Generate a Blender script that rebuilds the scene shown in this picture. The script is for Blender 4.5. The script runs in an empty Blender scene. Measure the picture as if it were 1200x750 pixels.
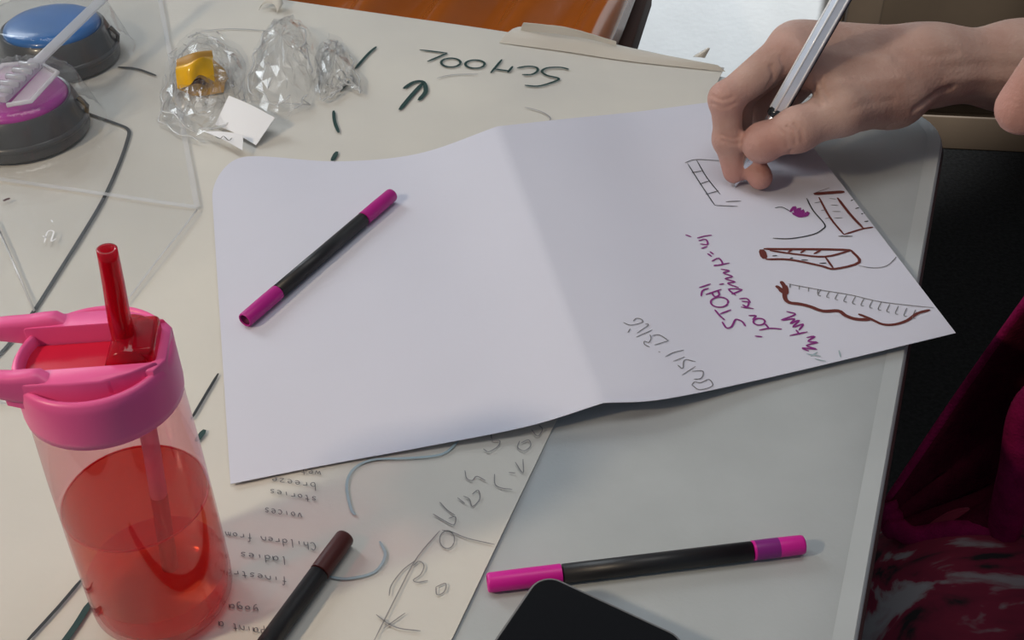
import bpy, math, random
import numpy as np
from mathutils import Vector, Matrix, noise
from mathutils.bvhtree import BVHTree

random.seed(7); rng = np.random.default_rng(7)
SC = bpy.context.scene
COL = SC.collection
T = 0.74                                   # table top height above the floor
CAM_H = 0.44                               # camera above the table top

# ------------------------------------------------------------------ camera
PITCH, ROLL, FPX = math.radians(39.0), math.radians(-0.4), 1400.0
fwd = np.array([0, math.cos(PITCH), -math.sin(PITCH)]); _r = np.array([1.0, 0, 0]); _u = np.cross(_r, fwd)
RV = math.cos(ROLL)*_r + math.sin(ROLL)*_u
UV = -math.sin(ROLL)*_r + math.cos(ROLL)*_u
cd = bpy.data.cameras.new('camera'); cam = bpy.data.objects.new('camera', cd); COL.objects.link(cam)
cd.sensor_fit = 'HORIZONTAL'; cd.sensor_width = 36.0; cd.lens = FPX/1200*36.0; cd.clip_start = 0.02
cam.matrix_world = Matrix(((RV[0], UV[0], -fwd[0], 0), (RV[1], UV[1], -fwd[1], 0),
                           (RV[2], UV[2], -fwd[2], T+CAM_H), (0, 0, 0, 1)))
SC.camera = cam

# ------------------------------------------------------------------ light
w = bpy.data.worlds.new('world'); SC.world = w; w.use_nodes = True
w.node_tree.nodes['Background'].inputs[0].default_value = (0.74, 0.86, 1.0, 1)
w.node_tree.nodes['Background'].inputs[1].default_value = 0.195

def area(name, loc, target, size, power, color, size_y=None):
    l = bpy.data.lights.new(name, 'AREA'); l.energy = power; l.color = color
    l.shape = 'RECTANGLE' if size_y else 'DISK'; l.size = size
    if size_y: l.size_y = size_y
    o = bpy.data.objects.new(name, l); COL.objects.link(o)
    o.location = (loc[0], loc[1], loc[2]+T)
    d = Vector(target) - Vector(loc); o.rotation_euler = d.to_track_quat('-Z', 'Y').to_euler()
    return o
area('window_light', (-1.5, 2.1, 1.15), (0.1, 0.8, 0), 1.3, 36, (0.88, 0.95, 1.0), 1.1)
area('warm_lamp', (-0.86, -0.03, 0.80), (-0.1, 0.4, 0), 0.11, 6.2, (1.0, 0.80, 0.58))
area('ceiling_light', (0.1, 0.6, 1.75), (0.1, 0.6, 0), 1.1, 7, (1.0, 0.97, 0.93), 0.6)

def spot(name, loc, target, power, deg, color, rad=0.06):
    l = bpy.data.lights.new(name, 'SPOT'); l.energy = power; l.color = color; l.spot_size = math.radians(deg); l.spot_blend = 0.5; l.shadow_soft_size = rad
    o = bpy.data.objects.new(name, l); COL.objects.link(o); o.location = (loc[0], loc[1], loc[2]+T)
    o.rotation_euler = (Vector(target)-Vector(loc)).to_track_quat('-Z', 'Y').to_euler()
spot('added_wall_spot', (0.62, 1.15, 1.85), (0.52, 2.11, -0.42), 520, 23, (0.95, 0.98, 1.0))  # added lamp, not a known fitting of the room, to brighten the white wall

SC.view_settings.view_transform = 'Standard'; SC.view_settings.look = 'None'
SC.view_settings.gamma = 1.0; SC.view_settings.use_curve_mapping = False
SC.view_settings.exposure = 0.0

# ------------------------------------------------------------------ geometry helpers
# all coordinates are metres, z = 0 is the table top
def at(x, y, z=0.0):
    """point at height z above the table that the photograph shows at pixel x, y"""
    d = fwd*FPX + (x-600)*RV - (y-375)*UV
    return np.array([0, 0, CAM_H]) + d*((z-CAM_H)/d[2])

ORG = {}
def tag(o, label=None, cat=None, group=None, kind=None):
    if label: o['label'] = label
    if cat: o['category'] = cat
    if group: o['group'] = group
    if kind: o['kind'] = kind
    return o
def thing(name, label, cat, origin, group=None):
    o = bpy.data.objects.new(name, None); COL.objects.link(o); o.empty_display_size = 0.03
    o.location = (origin[0], origin[1], origin[2]+T); ORG[o.name] = np.array(origin, float)
    return tag(o, label, cat, group)
def mesh(name, vf, mat, parent=None, origin=None, smooth=True, label=None, cat=None, group=None, kind=None):
    V, F = vf[0], vf[1]
    V = np.asarray(V, float)
    org = ORG[parent.name] if parent else np.array(origin if origin is not None else (0, 0, 0), float)
    me = bpy.data.meshes.new(name)
    me.from_pydata((V-org).tolist(), [], [tuple(int(i) for i in f) for f in F]); me.update()
    me.materials.append(mat)
    if smooth: me.polygons.foreach_set('use_smooth', [True]*len(me.polygons))
    o = bpy.data.objects.new(name, me); COL.objects.link(o)
    if parent: o.parent = parent
    else: o.location = (org[0], org[1], org[2]+T)
    ORG[o.name] = org
    return tag(o, label, cat, group, kind)
def sharp(o, deg=35):
    bpy.context.view_layer.update()
    o.data.set_sharp_from_angle(angle=math.radians(deg)); return o
def cat_(*parts):
    V = []; F = []
    for v, f in parts:
        n = len(V); V += [tuple(p) for p in v]; F += [tuple(i+n for i in q) for q in f]
    return V, F
def xf(vf, rot=None, loc=(0, 0, 0)):
    V = np.asarray(vf[0], float)
    if rot is not None: V = V @ np.asarray(rot).T
    return V+np.asarray(loc), vf[1]
def frame(axis, ref=(0, 0, 1)):
    a = np.asarray(axis, float); a = a/np.linalg.norm(a); r = np.asarray(ref, float)
    if abs(a@r) > 0.97: r = np.array([1.0, 0, 0])
    x = np.cross(r, a); x /= np.linalg.norm(x); y = np.cross(a, x)
    return np.stack([x, y, a], 1)          # columns x, y, axis
def rotz(a):
    c, s = math.cos(a), math.sin(a); return np.array([[c, -s, 0], [s, c, 0], [0, 0, 1.0]])
def lathe(prof, n=40, closed=True):
    """profile [(r, z)], around z; r = 0 ends are capped by a fan"""
    V = []; F = []; rings = []
    for r, z in prof:
        if r < 1e-7: rings.append([len(V)]); V.append((0, 0, z))
        else:
            rings.append(list(range(len(V), len(V)+n)))
            V += [(r*math.cos(2*math.pi*i/n), r*math.sin(2*math.pi*i/n), z) for i in range(n)]
    for a, b in zip(rings[:-1], rings[1:]):
        for i in range(n):
            j = (i+1) % n
            if len(a) == 1 and len(b) == 1: continue
            if len(a) == 1: F.append((a[0], b[j], b[i]))
            elif len(b) == 1: F.append((a[i], a[j], b[0]))
            else: F.append((a[i], a[j], b[j], b[i]))
    return V, F
def rod(a, b, prof, n=24, ref=(0, 0, 1)):
    """lathe along the line a-b, profile [(r, distance from a)]"""
    R = frame(np.asarray(b)-np.asarray(a), ref); return xf(lathe(prof, n), R, a)
def tube(path, r, n=12, caps=True, closed=False):
    P = [np.asarray(p, float) for p in path]; m = len(P); V = []; F = []
    rr = r if hasattr(r, '__len__') else [r]*m
    prev = None
    for i, p in enumerate(P):
        t = (P[(i+1) % m]-P[i-1]) if closed else (P[min(i+1, m-1)]-P[max(i-1, 0)])
        t = t/np.linalg.norm(t)
        if prev is None: x = frame(t)[:, 0]
        else: x = prev-t*(prev@t); x /= np.linalg.norm(x)
        prev = x; y = np.cross(t, x)
        for k in range(n):
            a = 2*math.pi*k/n; V.append(p+rr[i]*(math.cos(a)*x+math.sin(a)*y))
    for i in range(m if closed else m-1):
        for k in range(n):
            a = i*n+k; b = i*n+(k+1) % n; c = ((i+1) % m)*n
            F.append((a, b, c+(k+1) % n, c+k))
    if caps and not closed:
        F.append(tuple(reversed(range(n)))); F.append(tuple(range((m-1)*n, m*n)))
    return V, F
def box(c, s, rot=None, bev=0.0):
    """box with bevelled vertical and horizontal edges: centre, full sizes"""
    h = np.asarray(s, float)/2
    if bev <= 0:
        V = [(x*h[0], y*h[1], z*h[2]) for z in (-1, 1) for y in (-1, 1) for x in (-1, 1)]
        F = [(0, 2, 3, 1), (4, 5, 7, 6), (0, 1, 5, 4), (2, 6, 7, 3), (0, 4, 6, 2), (1, 3, 7, 5)]
        return xf((V, F), rot, c)
    b = bev
    return xf(rplate(2*h[0], 2*h[1], 2*h[2], b, b*0.8, 3), rot, c)
def rplate(lx, ly, th, rad, bev, seg=6, bs=3):
    """rounded-rectangle slab centred on the origin with rounded top and bottom rims"""
    def loop(ins, z):
        L = []; r = max(rad-ins, 1e-4)
        for cx, cy, a0 in ((1, 1, 0), (-1, 1, 90), (-1, -1, 180), (1, -1, 270)):
            for i in range(seg+1):
                a = math.radians(a0+90*i/seg)
                L.append((cx*(lx/2-rad)+r*math.cos(a), cy*(ly/2-rad)+r*math.sin(a), z))
        return L
    loops = []
    for i in range(bs+1):
        a = math.pi/2*i/bs; loops.append(loop(bev*(1-math.sin(a)), -th/2+bev*(1-math.cos(a))))
    for i in range(bs+1):
        a = math.pi/2*i/bs; loops.append(loop(bev*(1-math.cos(a)), th/2-bev*(1-math.sin(a))))
    n = len(loops[0]); V = [p for l in loops for p in l]; F = []
    for k in range(len(loops)-1):
        for i in range(n):
            j = (i+1) % n; F.append((k*n+i, k*n+j, (k+1)*n+j, (k+1)*n+i))
    F.append(tuple(reversed(range(n)))); F.append(tuple(range((len(loops)-1)*n, len(loops)*n)))
    return V, F
def catmull(P, n):
    P = np.asarray(P, float); Q = np.vstack([2*P[0]-P[1], P, 2*P[-1]-P[-2]]); out = []
    m = len(P)-1
    for t in np.linspace(0, m, n):
        i = min(int(t), m-1); s = t-i; p0, p1, p2, p3 = Q[i:i+4]
        out.append(.5*((2*p1)+(p2-p0)*s+(2*p0-5*p1+4*p2-p3)*s*s+(3*p1-p0-3*p2+p3)*s**3))
    return np.array(out)
def gridsurf(G, thick=0.0, nrm=None):
    """mesh from a (rows, cols, 3) array of points; thick > 0 gives a closed shell below it"""
    G = np.asarray(G, float); r, c = G.shape[:2]; V = G.reshape(-1, 3); F = []
    for i in range(r-1):
        for j in range(c-1): F.append((i*c+j, i*c+j+1, (i+1)*c+j+1, (i+1)*c+j))
    if thick > 0:
        du = np.gradient(G, axis=1); dv = np.gradient(G, axis=0); N = np.cross(du, dv)
        N /= np.linalg.norm(N, axis=2, keepdims=True)+1e-12
        B = (G-N*thick).reshape(-1, 3); n = r*c
        V = np.vstack([V, B]); F += [tuple(i+n for i in reversed(f)) for f in F]
        rim = [j for j in range(c)]+[i*c+c-1 for i in range(1, r)]+[(r-1)*c+j for j in range(c-2, -1, -1)]+[i*c for i in range(r-2, 0, -1)]
        for a, b in zip(rim, rim[1:]+rim[:1]): F.append((b, a, a+n, b+n))
    return V, F

# ------------------------------------------------------------------ materials
def nodes(name):
    m = bpy.data.materials.new(name); m.use_nodes = True; nt = m.node_tree
    return m, nt, nt.nodes, nt.links, nt.nodes['Principled BSDF']
def mat(name, col, rough=0.5, metal=0.0, var=0.0, scale=20.0, col2=None, bump=0.0, bscale=200.0, spec=0.5,
        coat=0.0, trans=0.0, ior=1.45, sss=0.0, detail=4.0):
    m, nt, N, L, b = nodes(name)
    b.inputs['Base Color'].default_value = (*col, 1); b.inputs['Roughness'].default_value = rough
    b.inputs['Metallic'].default_value = metal; b.inputs['Specular IOR Level'].default_value = spec
    b.inputs['Coat Weight'].default_value = coat; b.inputs['Coat Roughness'].default_value = 0.06
    b.inputs['Transmission Weight'].default_value = trans; b.inputs['IOR'].default_value = ior
    if sss:
        b.inputs['Subsurface Weight'].default_value = sss; b.inputs['Subsurface Radius'].default_value = (0.006, 0.0025, 0.0015)
        b.inputs['Subsurface Scale'].default_value = 1.0
    if var > 0 or bump > 0:
        tc = N.new('ShaderNodeTexCoord')
    if var > 0:
        no = N.new('ShaderNodeTexNoise'); no.inputs['Scale'].default_value = scale; no.inputs['Detail'].default_value = detail
        L.new(tc.outputs['Object'], no.inputs['Vector'])
        cr = N.new('ShaderNodeValToRGB'); cr.color_ramp.elements[0].position = 0.32; cr.color_ramp.elements[1].position = 0.68
        c2 = col2 if col2 else tuple(c*(1-var) for c in col)
        cr.color_ramp.elements[0].color = (*c2, 1); cr.color_ramp.elements[1].color = (*col, 1)
        L.new(no.outputs['Fac'], cr.inputs['Fac']); L.new(cr.outputs['Color'], b.inputs['Base Color'])
    if bump > 0:
        nb = N.new('ShaderNodeTexNoise'); nb.inputs['Scale'].default_value = bscale; nb.inputs['Detail'].default_value = 3
        L.new(tc.outputs['Object'], nb.inputs['Vector'])
        bp = N.new('ShaderNodeBump'); bp.inputs['Strength'].default_value = bump; bp.inputs['Distance'].default_value = 0.001
        L.new(nb.outputs['Fac'], bp.inputs['Height']); L.new(bp.outputs['Normal'], b.inputs['Normal'])
    return m
def film(name, col, refl=0.35, rough=0.06, haze=0.0, hazecol=(0.9, 0.9, 0.92)):
    """thin clear plastic: tinted see-through, Fresnel gloss, a little milky haze"""
    m = bpy.data.materials.new(name); m.use_nodes = True; nt = m.node_tree; N = nt.nodes; L = nt.links
    N.remove(N['Principled BSDF']); out = N['Material Output']
    tr = N.new('ShaderNodeBsdfTransparent'); tr.inputs[0].default_value = (*col, 1)
    base = tr.outputs[0]
    if haze > 0:
        df = N.new('ShaderNodeBsdfDiffuse'); df.inputs[0].default_value = (*hazecol, 1)
        tl = N.new('ShaderNodeBsdfTranslucent'); tl.inputs[0].default_value = (*hazecol, 1)
        m0 = N.new('ShaderNodeMixShader'); m0.inputs[0].default_value = 0.5
        L.new(df.outputs[0], m0.inputs[1]); L.new(tl.outputs[0], m0.inputs[2])
        m1 = N.new('ShaderNodeMixShader'); m1.inputs[0].default_value = haze
        L.new(base, m1.inputs[1]); L.new(m0.outputs[0], m1.inputs[2]); base = m1.outputs[0]
    gl = N.new('ShaderNodeBsdfGlossy'); gl.inputs['Roughness'].default_value = rough
    lw = N.new('ShaderNodeLayerWeight'); lw.inputs['Blend'].default_value = 0.5
    pw = N.new('ShaderNodeMath'); pw.operation = 'POWER'; pw.inputs[1].default_value = 3.0; L.new(lw.outputs['Facing'], pw.inputs[0])
    fr = N.new('ShaderNodeMath'); fr.operation = 'MULTIPLY_ADD'; fr.inputs[1].default_value = refl; fr.inputs[2].default_value = 0.035; L.new(pw.outputs[0], fr.inputs[0])
    mx = N.new('ShaderNodeMixShader'); L.new(fr.outputs[0], mx.inputs[0]); L.new(base, mx.inputs[1]); L.new(gl.outputs[0], mx.inputs[2])
    L.new(mx.outputs[0], out.inputs[0]); return m

M = {}
M['carpet'] = mat('black_carpet', (0.010, 0.010, 0.010), 0.95, var=0.6, scale=160, bump=0.9, bscale=400, spec=0.1)
M['plaster'] = mat('white_plaster', (0.83, 0.86, 0.87), 0.85, var=0.06, scale=14, bump=0.25, bscale=120)
M['brown_board'] = mat('brown_board', (0.085, 0.058, 0.036), 0.6, var=0.18, scale=9, bump=0.1, bscale=60)
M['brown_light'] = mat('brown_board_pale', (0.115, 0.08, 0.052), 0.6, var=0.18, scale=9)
M['laminate'] = mat('grey_laminate', (0.445, 0.475, 0.485), 0.42, var=0.08, scale=26, bump=0.08, bscale=500)
M['edge'] = mat('table_edge', (0.055, 0.028, 0.028), 0.5, var=0.2, scale=30)
M['rim'] = mat('table_rim', (0.465, 0.495, 0.505), 0.35, var=0.06, scale=20)
M['leg'] = mat('leg_metal', (0.12, 0.12, 0.125), 0.4, metal=0.8)
M['cream'] = mat('cream_paper', (0.655, 0.63, 0.57), 0.8, var=0.08, scale=7, col2=(0.58, 0.56, 0.52), bump=0.1, bscale=300)
M['white'] = mat('white_paper', (0.645, 0.65, 0.745), 0.75, var=0.03, scale=9, bump=0.05, bscale=400)
M['ink_black'] = mat('black_ink', (0.022, 0.024, 0.026), 0.6)
M['ink_green'] = mat('dark_green_ink', (0.012, 0.045, 0.042), 0.6)
M['ink_brown'] = mat('brown_ink', (0.13, 0.024, 0.018), 0.6)
M['ink_purple'] = mat('purple_ink', (0.23, 0.022, 0.20), 0.6)
M['ink_blue'] = mat('pale_blue_ink', (0.33, 0.42, 0.46), 0.7)
M['pencil'] = mat('pencil_line', (0.17, 0.165, 0.17), 0.7)
M['pencil_pale'] = mat('pale_pencil_line', (0.34, 0.33, 0.34), 0.7)
M['pencil_mid'] = mat('pencil_line_mid', (0.25, 0.24, 0.24), 0.7)
M['tan'] = mat('tan_crayon', (0.50, 0.42, 0.34), 0.8)
M['marker_black'] = mat('marker_black', (0.012, 0.012, 0.014), 0.42)
M['marker_magenta'] = mat('marker_magenta', (0.42, 0.008, 0.22), 0.38)
M['marker_hot'] = mat('marker_hot_pink', (0.62, 0.01, 0.30), 0.38)
M['marker_purple'] = mat('marker_purple', (0.22, 0.015, 0.20), 0.4)
M['marker_maroon'] = mat('marker_maroon', (0.07, 0.014, 0.012), 0.4)
M['marker_hole'] = mat('marker_hollow', (0.12, 0.003, 0.06), 0.6)
M['phone_glass'] = mat('phone_glass', (0.005, 0.005, 0.006), 0.16, spec=0.35)
M['phone_case'] = mat('phone_case', (0.014, 0.014, 0.015), 0.45)
M['phone_rim'] = mat('phone_rim', (0.16, 0.16, 0.165), 0.35)
M['lid_pink'] = mat('lid_pink', (0.82, 0.115, 0.34), 0.36, sss=0.0)
M['lid_red'] = mat('lid_red', (0.58, 0.012, 0.045), 0.35)
M['spout'] = film('spout_red', (0.86, 0.16, 0.22), 0.5, 0.07, 0.42, (0.70, 0.012, 0.05))
M['bottle'] = film('bottle_pink_clear', (0.93, 0.70, 0.72), 0.6, 0.04, 0.07, (0.90, 0.25, 0.32))
M['liquid'] = film('red_drink', (0.93, 0.44, 0.26), 0.3, 0.05, 0.10, (0.95, 0.20, 0.06))
M['liquid_top'] = film('red_drink_surface', (0.80, 0.24, 0.22), 0.5, 0.03, 0.24, (0.50, 0.02, 0.03))
M['bottle_base'] = film('bottle_base_red', (0.86, 0.16, 0.12), 0.42, 0.08, 0.45, (0.85, 0.03, 0.03))
M['straw'] = film('straw_pink', (0.90, 0.62, 0.68), 0.3, 0.2, 0.55, (0.85, 0.34, 0.45))
M['blue_dome'] = mat('blue_plastic', (0.016, 0.16, 0.50), 0.30, var=0.25, scale=18, coat=0.3)
M['magenta_dome'] = mat('magenta_plastic', (0.52, 0.045, 0.40), 0.30, var=0.25, scale=18, coat=0.3)
M['buzzer_base'] = mat('grey_black_plastic', (0.075, 0.078, 0.083), 0.32, var=0.35, scale=30, coat=0.3)
M['clear'] = film('clear_vinyl', (0.955, 0.96, 0.965), 0.35, 0.09, 0.05, (0.8, 0.8, 0.8))
M['seam'] = film('vinyl_seam', (0.85, 0.86, 0.87), 0.6, 0.12, 0.55, (0.98, 0.98, 1.0))
M['strap'] = film('clear_strap', (0.88, 0.89, 0.91), 0.5, 0.15, 0.55, (0.78, 0.79, 0.82))
M['cello'] = film('cellophane', (0.985, 0.985, 0.985), 0.55, 0.09, 0.025)
M['cello_glint'] = film('cellophane_highlight', (0.92, 0.92, 0.92), 0.8, 0.1, 0.5, (0.95, 0.95, 0.95))  # whitish film for tubes that stand in for highlights on the folds
M['yellow'] = mat('yellow_card', (0.95, 0.52, 0.010), 0.35, var=0.25, scale=60, coat=0.3)
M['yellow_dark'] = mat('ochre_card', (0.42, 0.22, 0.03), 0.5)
M['maroon_card'] = mat('maroon_card', (0.07, 0.02, 0.02), 0.5)
M['tag'] = mat('white_tag', (0.80, 0.80, 0.82), 0.6)
M['orange'] = mat('orange_plastic', (0.42, 0.105, 0.012), 0.24, var=0.22, scale=5, coat=0.25)
M['brown_metal'] = mat('dark_brown_metal', (0.050, 0.020, 0.014), 0.7, spec=0.15)
M['skin'] = mat('skin', (0.54, 0.365, 0.305), 0.52, var=0.3, scale=34, col2=(0.43, 0.255, 0.205), bump=0.5, bscale=420, sss=0.06, spec=0.35)
M['hair'] = mat('hair', (0.10, 0.065, 0.045), 0.6, var=0.4, scale=120)
M['eye'] = mat('eye_white', (0.75, 0.73, 0.70), 0.2)
M['fleece'] = mat('magenta_fleece', (0.23, 0.006, 0.066), 0.95, var=0.35, scale=90, bump=1.0, bscale=500, spec=0.1)
M['fleece_shade'] = mat('shaded_fleece', (0.075, 0.004, 0.018), 0.95, var=0.35, scale=90, bump=0.8, bscale=500, spec=0.1)  # dark maroon fleece with the opening's inner shadow put into the colour
M['shoe'] = mat('shoe_leather', (0.03, 0.02, 0.02), 0.5)
M['silver'] = mat('pen_silver', (0.62, 0.66, 0.72), 0.22, metal=0.9)
M['pen_clear'] = mat('pen_pale_barrel', (0.70, 0.79, 0.93), 0.2, metal=0.2, coat=0.6)
M['pen_ridge'] = mat('pen_white_ridge', (0.88, 0.90, 0.93), 0.2, coat=0.5)
M['pen_core'] = mat('pen_core', (0.42, 0.52, 0.68), 0.3)
M['pen_dark'] = mat('pen_dark', (0.05, 0.055, 0.065), 0.25, metal=0.6)
def flush(m):
    nt = m.node_tree; N = nt.nodes; L = nt.links; b = N['Principled BSDF']; src = b.inputs['Base Color'].links[0].from_socket
    a_ = N.new('ShaderNodeAttribute'); a_.attribute_name = 'flush'
    sc = N.new('ShaderNodeMath'); sc.operation = 'MULTIPLY'; sc.inputs[1].default_value = 0.75; L.new(a_.outputs['Fac'], sc.inputs[0])
    mx = N.new('ShaderNodeMix'); mx.data_type = 'RGBA'; L.new(sc.outputs[0], mx.inputs[0]); L.new(src, mx.inputs[6]); mx.inputs[7].default_value = (0.52, 0.235, 0.205, 1)
    L.new(mx.outputs[2], b.inputs['Base Color'])
flush(M['skin'])
def skirt_mat():
    m, nt, N, L, b = nodes('red_white_print')
    tc = N.new('ShaderNodeTexCoord'); mp = N.new('ShaderNodeMapping'); mp.inputs['Scale'].default_value = (9, 42, 30)
    no = N.new('ShaderNodeTexNoise'); no.inputs['Scale'].default_value = 1.0; no.inputs['Detail'].default_value = 5; no.inputs['Distortion'].default_value = 0.7
    L.new(tc.outputs['Object'], mp.inputs[0]); L.new(mp.outputs[0], no.inputs['Vector'])
    cr = N.new('ShaderNodeValToRGB'); e = cr.color_ramp.elements
    e[0].position = 0.36; e[0].color = (0.012, 0.008, 0.010, 1); e[1].position = 0.60; e[1].color = (0.30, 0.28, 0.29, 1)
    for p, c in ((0.42, (0.16, 0.008, 0.030)), (0.49, (0.20, 0.010, 0.035)), (0.535, (0.26, 0.20, 0.21))):
        k = e.new(p); k.color = (*c, 1)
    L.new(no.outputs['Fac'], cr.inputs['Fac']); L.new(cr.outputs['Color'], b.inputs['Base Color']); b.inputs['Roughness'].default_value = 0.9
    return m
M['skirt'] = skirt_mat()

# ------------------------------------------------------------------ setting
FZ = -T
mesh('floor', gridsurf(np.array([[(x, y, FZ) for x in (-3, 3.2)] for y in (-1.5, 2.6)]), 0.0), M['carpet'], smooth=False, kind='structure', origin=(0, 0, FZ))
mesh('wall_back', box((0, 2.15, FZ+1.25), (6.0, 0.08, 2.5)), M['plaster'], smooth=False, kind='structure', origin=(0, 2.15, FZ))

# brown cupboard against the wall
a = math.radians(-6)
cup = thing('brown_cupboard', 'brown wooden cupboard standing on the black carpet against white wall', 'cupboard', (1.23, 1.985, FZ))
RC = rotz(a)
def cpart(name, c, s, m, par=cup, bev=0.004):
    return sharp(mesh(name, box(np.array(ORG[cup.name])+RC@np.array(c), s, RC, bev), m, par))
cpart('body', (0, 0.02, 0.50), (1.28, 0.14, 0.86), M['brown_board'])
cpart('shading_strip', (0, -0.004, 0.035), (1.28, 0.12, 0.07), M['brown_light'])  # paler board paints in the lighter shading along the cupboard's foot
for k in range(2):
    x0 = -0.32+0.64*k
    d = cpart('door', (x0, -0.056, 0.50), (0.62, 0.016, 0.80), M['brown_board'])
    for sx in (-0.28, 0.28): cpart('stile', (x0+sx, -0.067, 0.50), (0.06, 0.010, 0.80), M['brown_light'], d)
    for sz in (0.13, 0.87): cpart('rail', (x0, -0.067, sz), (0.50, 0.010, 0.06), M['brown_light'], d)
    cpart('handle', (x0+0.2-0.4*k, -0.078, 0.62), (0.012, 0.018, 0.10), M['leg'], d, 0.003)

# ------------------------------------------------------------------ table
TA = math.radians(-20.5); RT = rotz(TA); tu = RT@np.array([1, 0, 0]); tv = RT@np.array([0, 1, 0])
corner = np.array([0.328, 0.786, 0.0]); TL, TW = 1.5, 0.75
tc_ = corner-tu*TL/2-tv*TW/2
table = thing('folding_table', 'grey white laminate table with rounded corner and dark edge band', 'table', (tc_[0], tc_[1], FZ))
def tp(u, v, z=0.0): return tc_+tu*u+tv*v+np.array([0, 0, z])
def slab(lx, ly, th, rad, bev, z): return xf(rplate(lx, ly, th, rad, bev, 12, 3), RT, tc_+np.array([0, 0, z]))
mesh('table_top', slab(TL-0.004, TW-0.004, 0.012, 0.050, 0.004, -0.0062), M['laminate'], table)
sharp(mesh('edge_band', slab(TL, TW, 0.020, 0.052, 0.003, -0.0165), M['edge'], table))
def border(w_, z):
    o_ = rplate(TL-0.006, TW-0.006, 0.01, 0.049, 0.001, 12, 1)[0][:52]; i_ = rplate(TL-0.006-2*w_, TW-0.006-2*w_, 0.01, 0.049-w_, 0.001, 12, 1)[0][:52]
    V = [(x, y, 0) for x, y, _ in list(o_)+list(i_)]; F = [(k, (k+1) % 52, 52+(k+1) % 52, 52+k) for k in range(52)]
    return xf((V, F), RT, tc_+np.array([0, 0, z]))
mesh('top_border', border(0.009, 0.0002), M['rim'], table, smooth=False)
sharp(mesh('frame_rail', box(tp(0, 0, -0.045), (TL-0.25, TW-0.16, 0.035), RT, 0.005), M['leg'], table))
for su in (-1, 1):
    for sv in (-1, 1):
        mesh('leg', rod(tp(su*(TL/2-0.16), sv*(TW/2-0.11), FZ+0.001), tp(su*(TL/2-0.16), sv*(TW/2-0.11), -0.05),
             [(0, 0), (0.016, 0), (0.016, 0.02), (0.0125, 0.025), (0.0125, T-0.06), (0, T-0.06)], 20), M['leg'], table)

# ------------------------------------------------------------------ orange chair by the far side of the table
def sub(a, b, t): return np.asarray(a)+(np.asarray(b)-np.asarray(a))*t
def make_chair(org, ang, label):
    R = rotz(ang); ch = thing('plastic_chair', label, 'chair', org)
    def w(p): return np.asarray(org)+R@np.asarray(p, float)
    n, m = 44, 30; G = np.zeros((m, n, 3))
    for i in range(m):
        for j in range(n):
            s = j/(n-1)*2-1; t = i/(m-1)
            z = 0.45+0.018*abs(s)**3*1.4+0.0115*math.sin(s*15+0.8*math.sin(t*4))+0.002*math.sin(s*31+t*2)
            z -= 0.045*max(0, (0.14-t)/0.14)**2
            if abs(s) > 0.90: z -= 0.035*((abs(s)-0.90)/0.10)**2
            G[i, j] = w((s*0.275*(0.94+0.06*t), -0.23+0.46*t, z))
    mesh('seat', gridsurf(G, 0.006), M['orange'], ch)
    G = np.zeros((24, n, 3))
    for i in range(24):
        for j in range(n):
            s = j/(n-1)*2-1; t = i/23
            x = s*0.265*(1-0.10*t*t); y = 0.245+0.10*t+0.03*(1-s*s)
            z = 0.50+0.36*t-0.03*abs(s)**6*t+0.002*math.sin(s*14)
            G[i, j] = w((x, y, z))
    mesh('backrest', gridsurf(G, 0.006), M['orange'], ch)
    for s in (-1, 1):
        mesh('leg', tube([w((s*0.21, -0.17, 0.425)), w((s*0.225, -0.19, 0.2)), w((s*0.24, -0.21, 0.002))], 0.011, 12), M['brown_metal'], ch)
        mesh('leg', tube([w((s*0.21, 0.17, 0.425)), w((s*0.225, 0.21, 0.2)), w((s*0.24, 0.25, 0.002))], 0.011, 12), M['brown_metal'], ch)
        mesh('back_post', tube([w((s*0.23, 0.10, 0.425)), w((s*0.245, 0.24, 0.44)), w((s*0.245, 0.30, 0.6)), w((s*0.23, 0.345, 0.78))], 0.011, 12), M['brown_metal'], ch)
        sharp(mesh('side_rail', box(w((s*0.266, 0.0, 0.400)), (0.030, 0.47, 0.045), R, 0.006), M['brown_metal'], ch))
    return ch
CA = math.radians(-13); seat_c = np.array([0.165, 1.545, 0])-rotz(CA)@np.array([0.275, 0, 0])
make_chair((seat_c[0], seat_c[1], FZ), CA, 'glossy orange plastic chair with dark brown frame beyond the papered table edge')

# ------------------------------------------------------------------ cream sheet
def sheet_pt(u, v): return corner+tu*u+tv*v           # u <= 0 to the left, v <= 0 towards the viewer
# right edge of the sheet lies u0 left of the table edge
SE = np.array([at(850, 78)[:2], at(530, 750)[:2]])
du0 = (np.append(SE[0], 0)-corner)@tu; dv0 = (np.append(SE[0], 0)-corner)@tv
du1 = (np.append(SE[1], 0)-corner)@tu; dv1 = (np.append(SE[1], 0)-corner)@tv
def right_u(v): return du0+(du1-du0)*(v-dv0)/(dv1-dv0)
nu, nv = 90, 50; G = np.zeros((nv, nu, 3))
for i in range(nv):
    for j in range(nu):
        s = j/(nu-1); t = i/(nv-1)
        s_ = s**0.8
        vfar = 0.008+0.004*math.sin(s_*9.0)
        v = -0.74+(vfar+0.74)*(1-(1-t)**1.5)
        u = -1.30+(right_u(min(v, 0))+1.30)*s_
        z = 0.0011+0.0006*noise.noise(Vector((u*9, v*9, 0)))
        if v > 0: z = max(z, 0.0006)
        G[i, j] = sheet_pt(u, v)+np.array([0, 0, z])
cream = mesh('poster_sheet', gridsurf(G, 0.0005), M['cream'], smooth=False, origin=tuple(sheet_pt(-0.6, -0.4)+np.array([0, 0, 0.0])),
             label='large cream paper sheet with SCHOOL lettering and drawn roads covering the table', cat='paper sheet')
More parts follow.
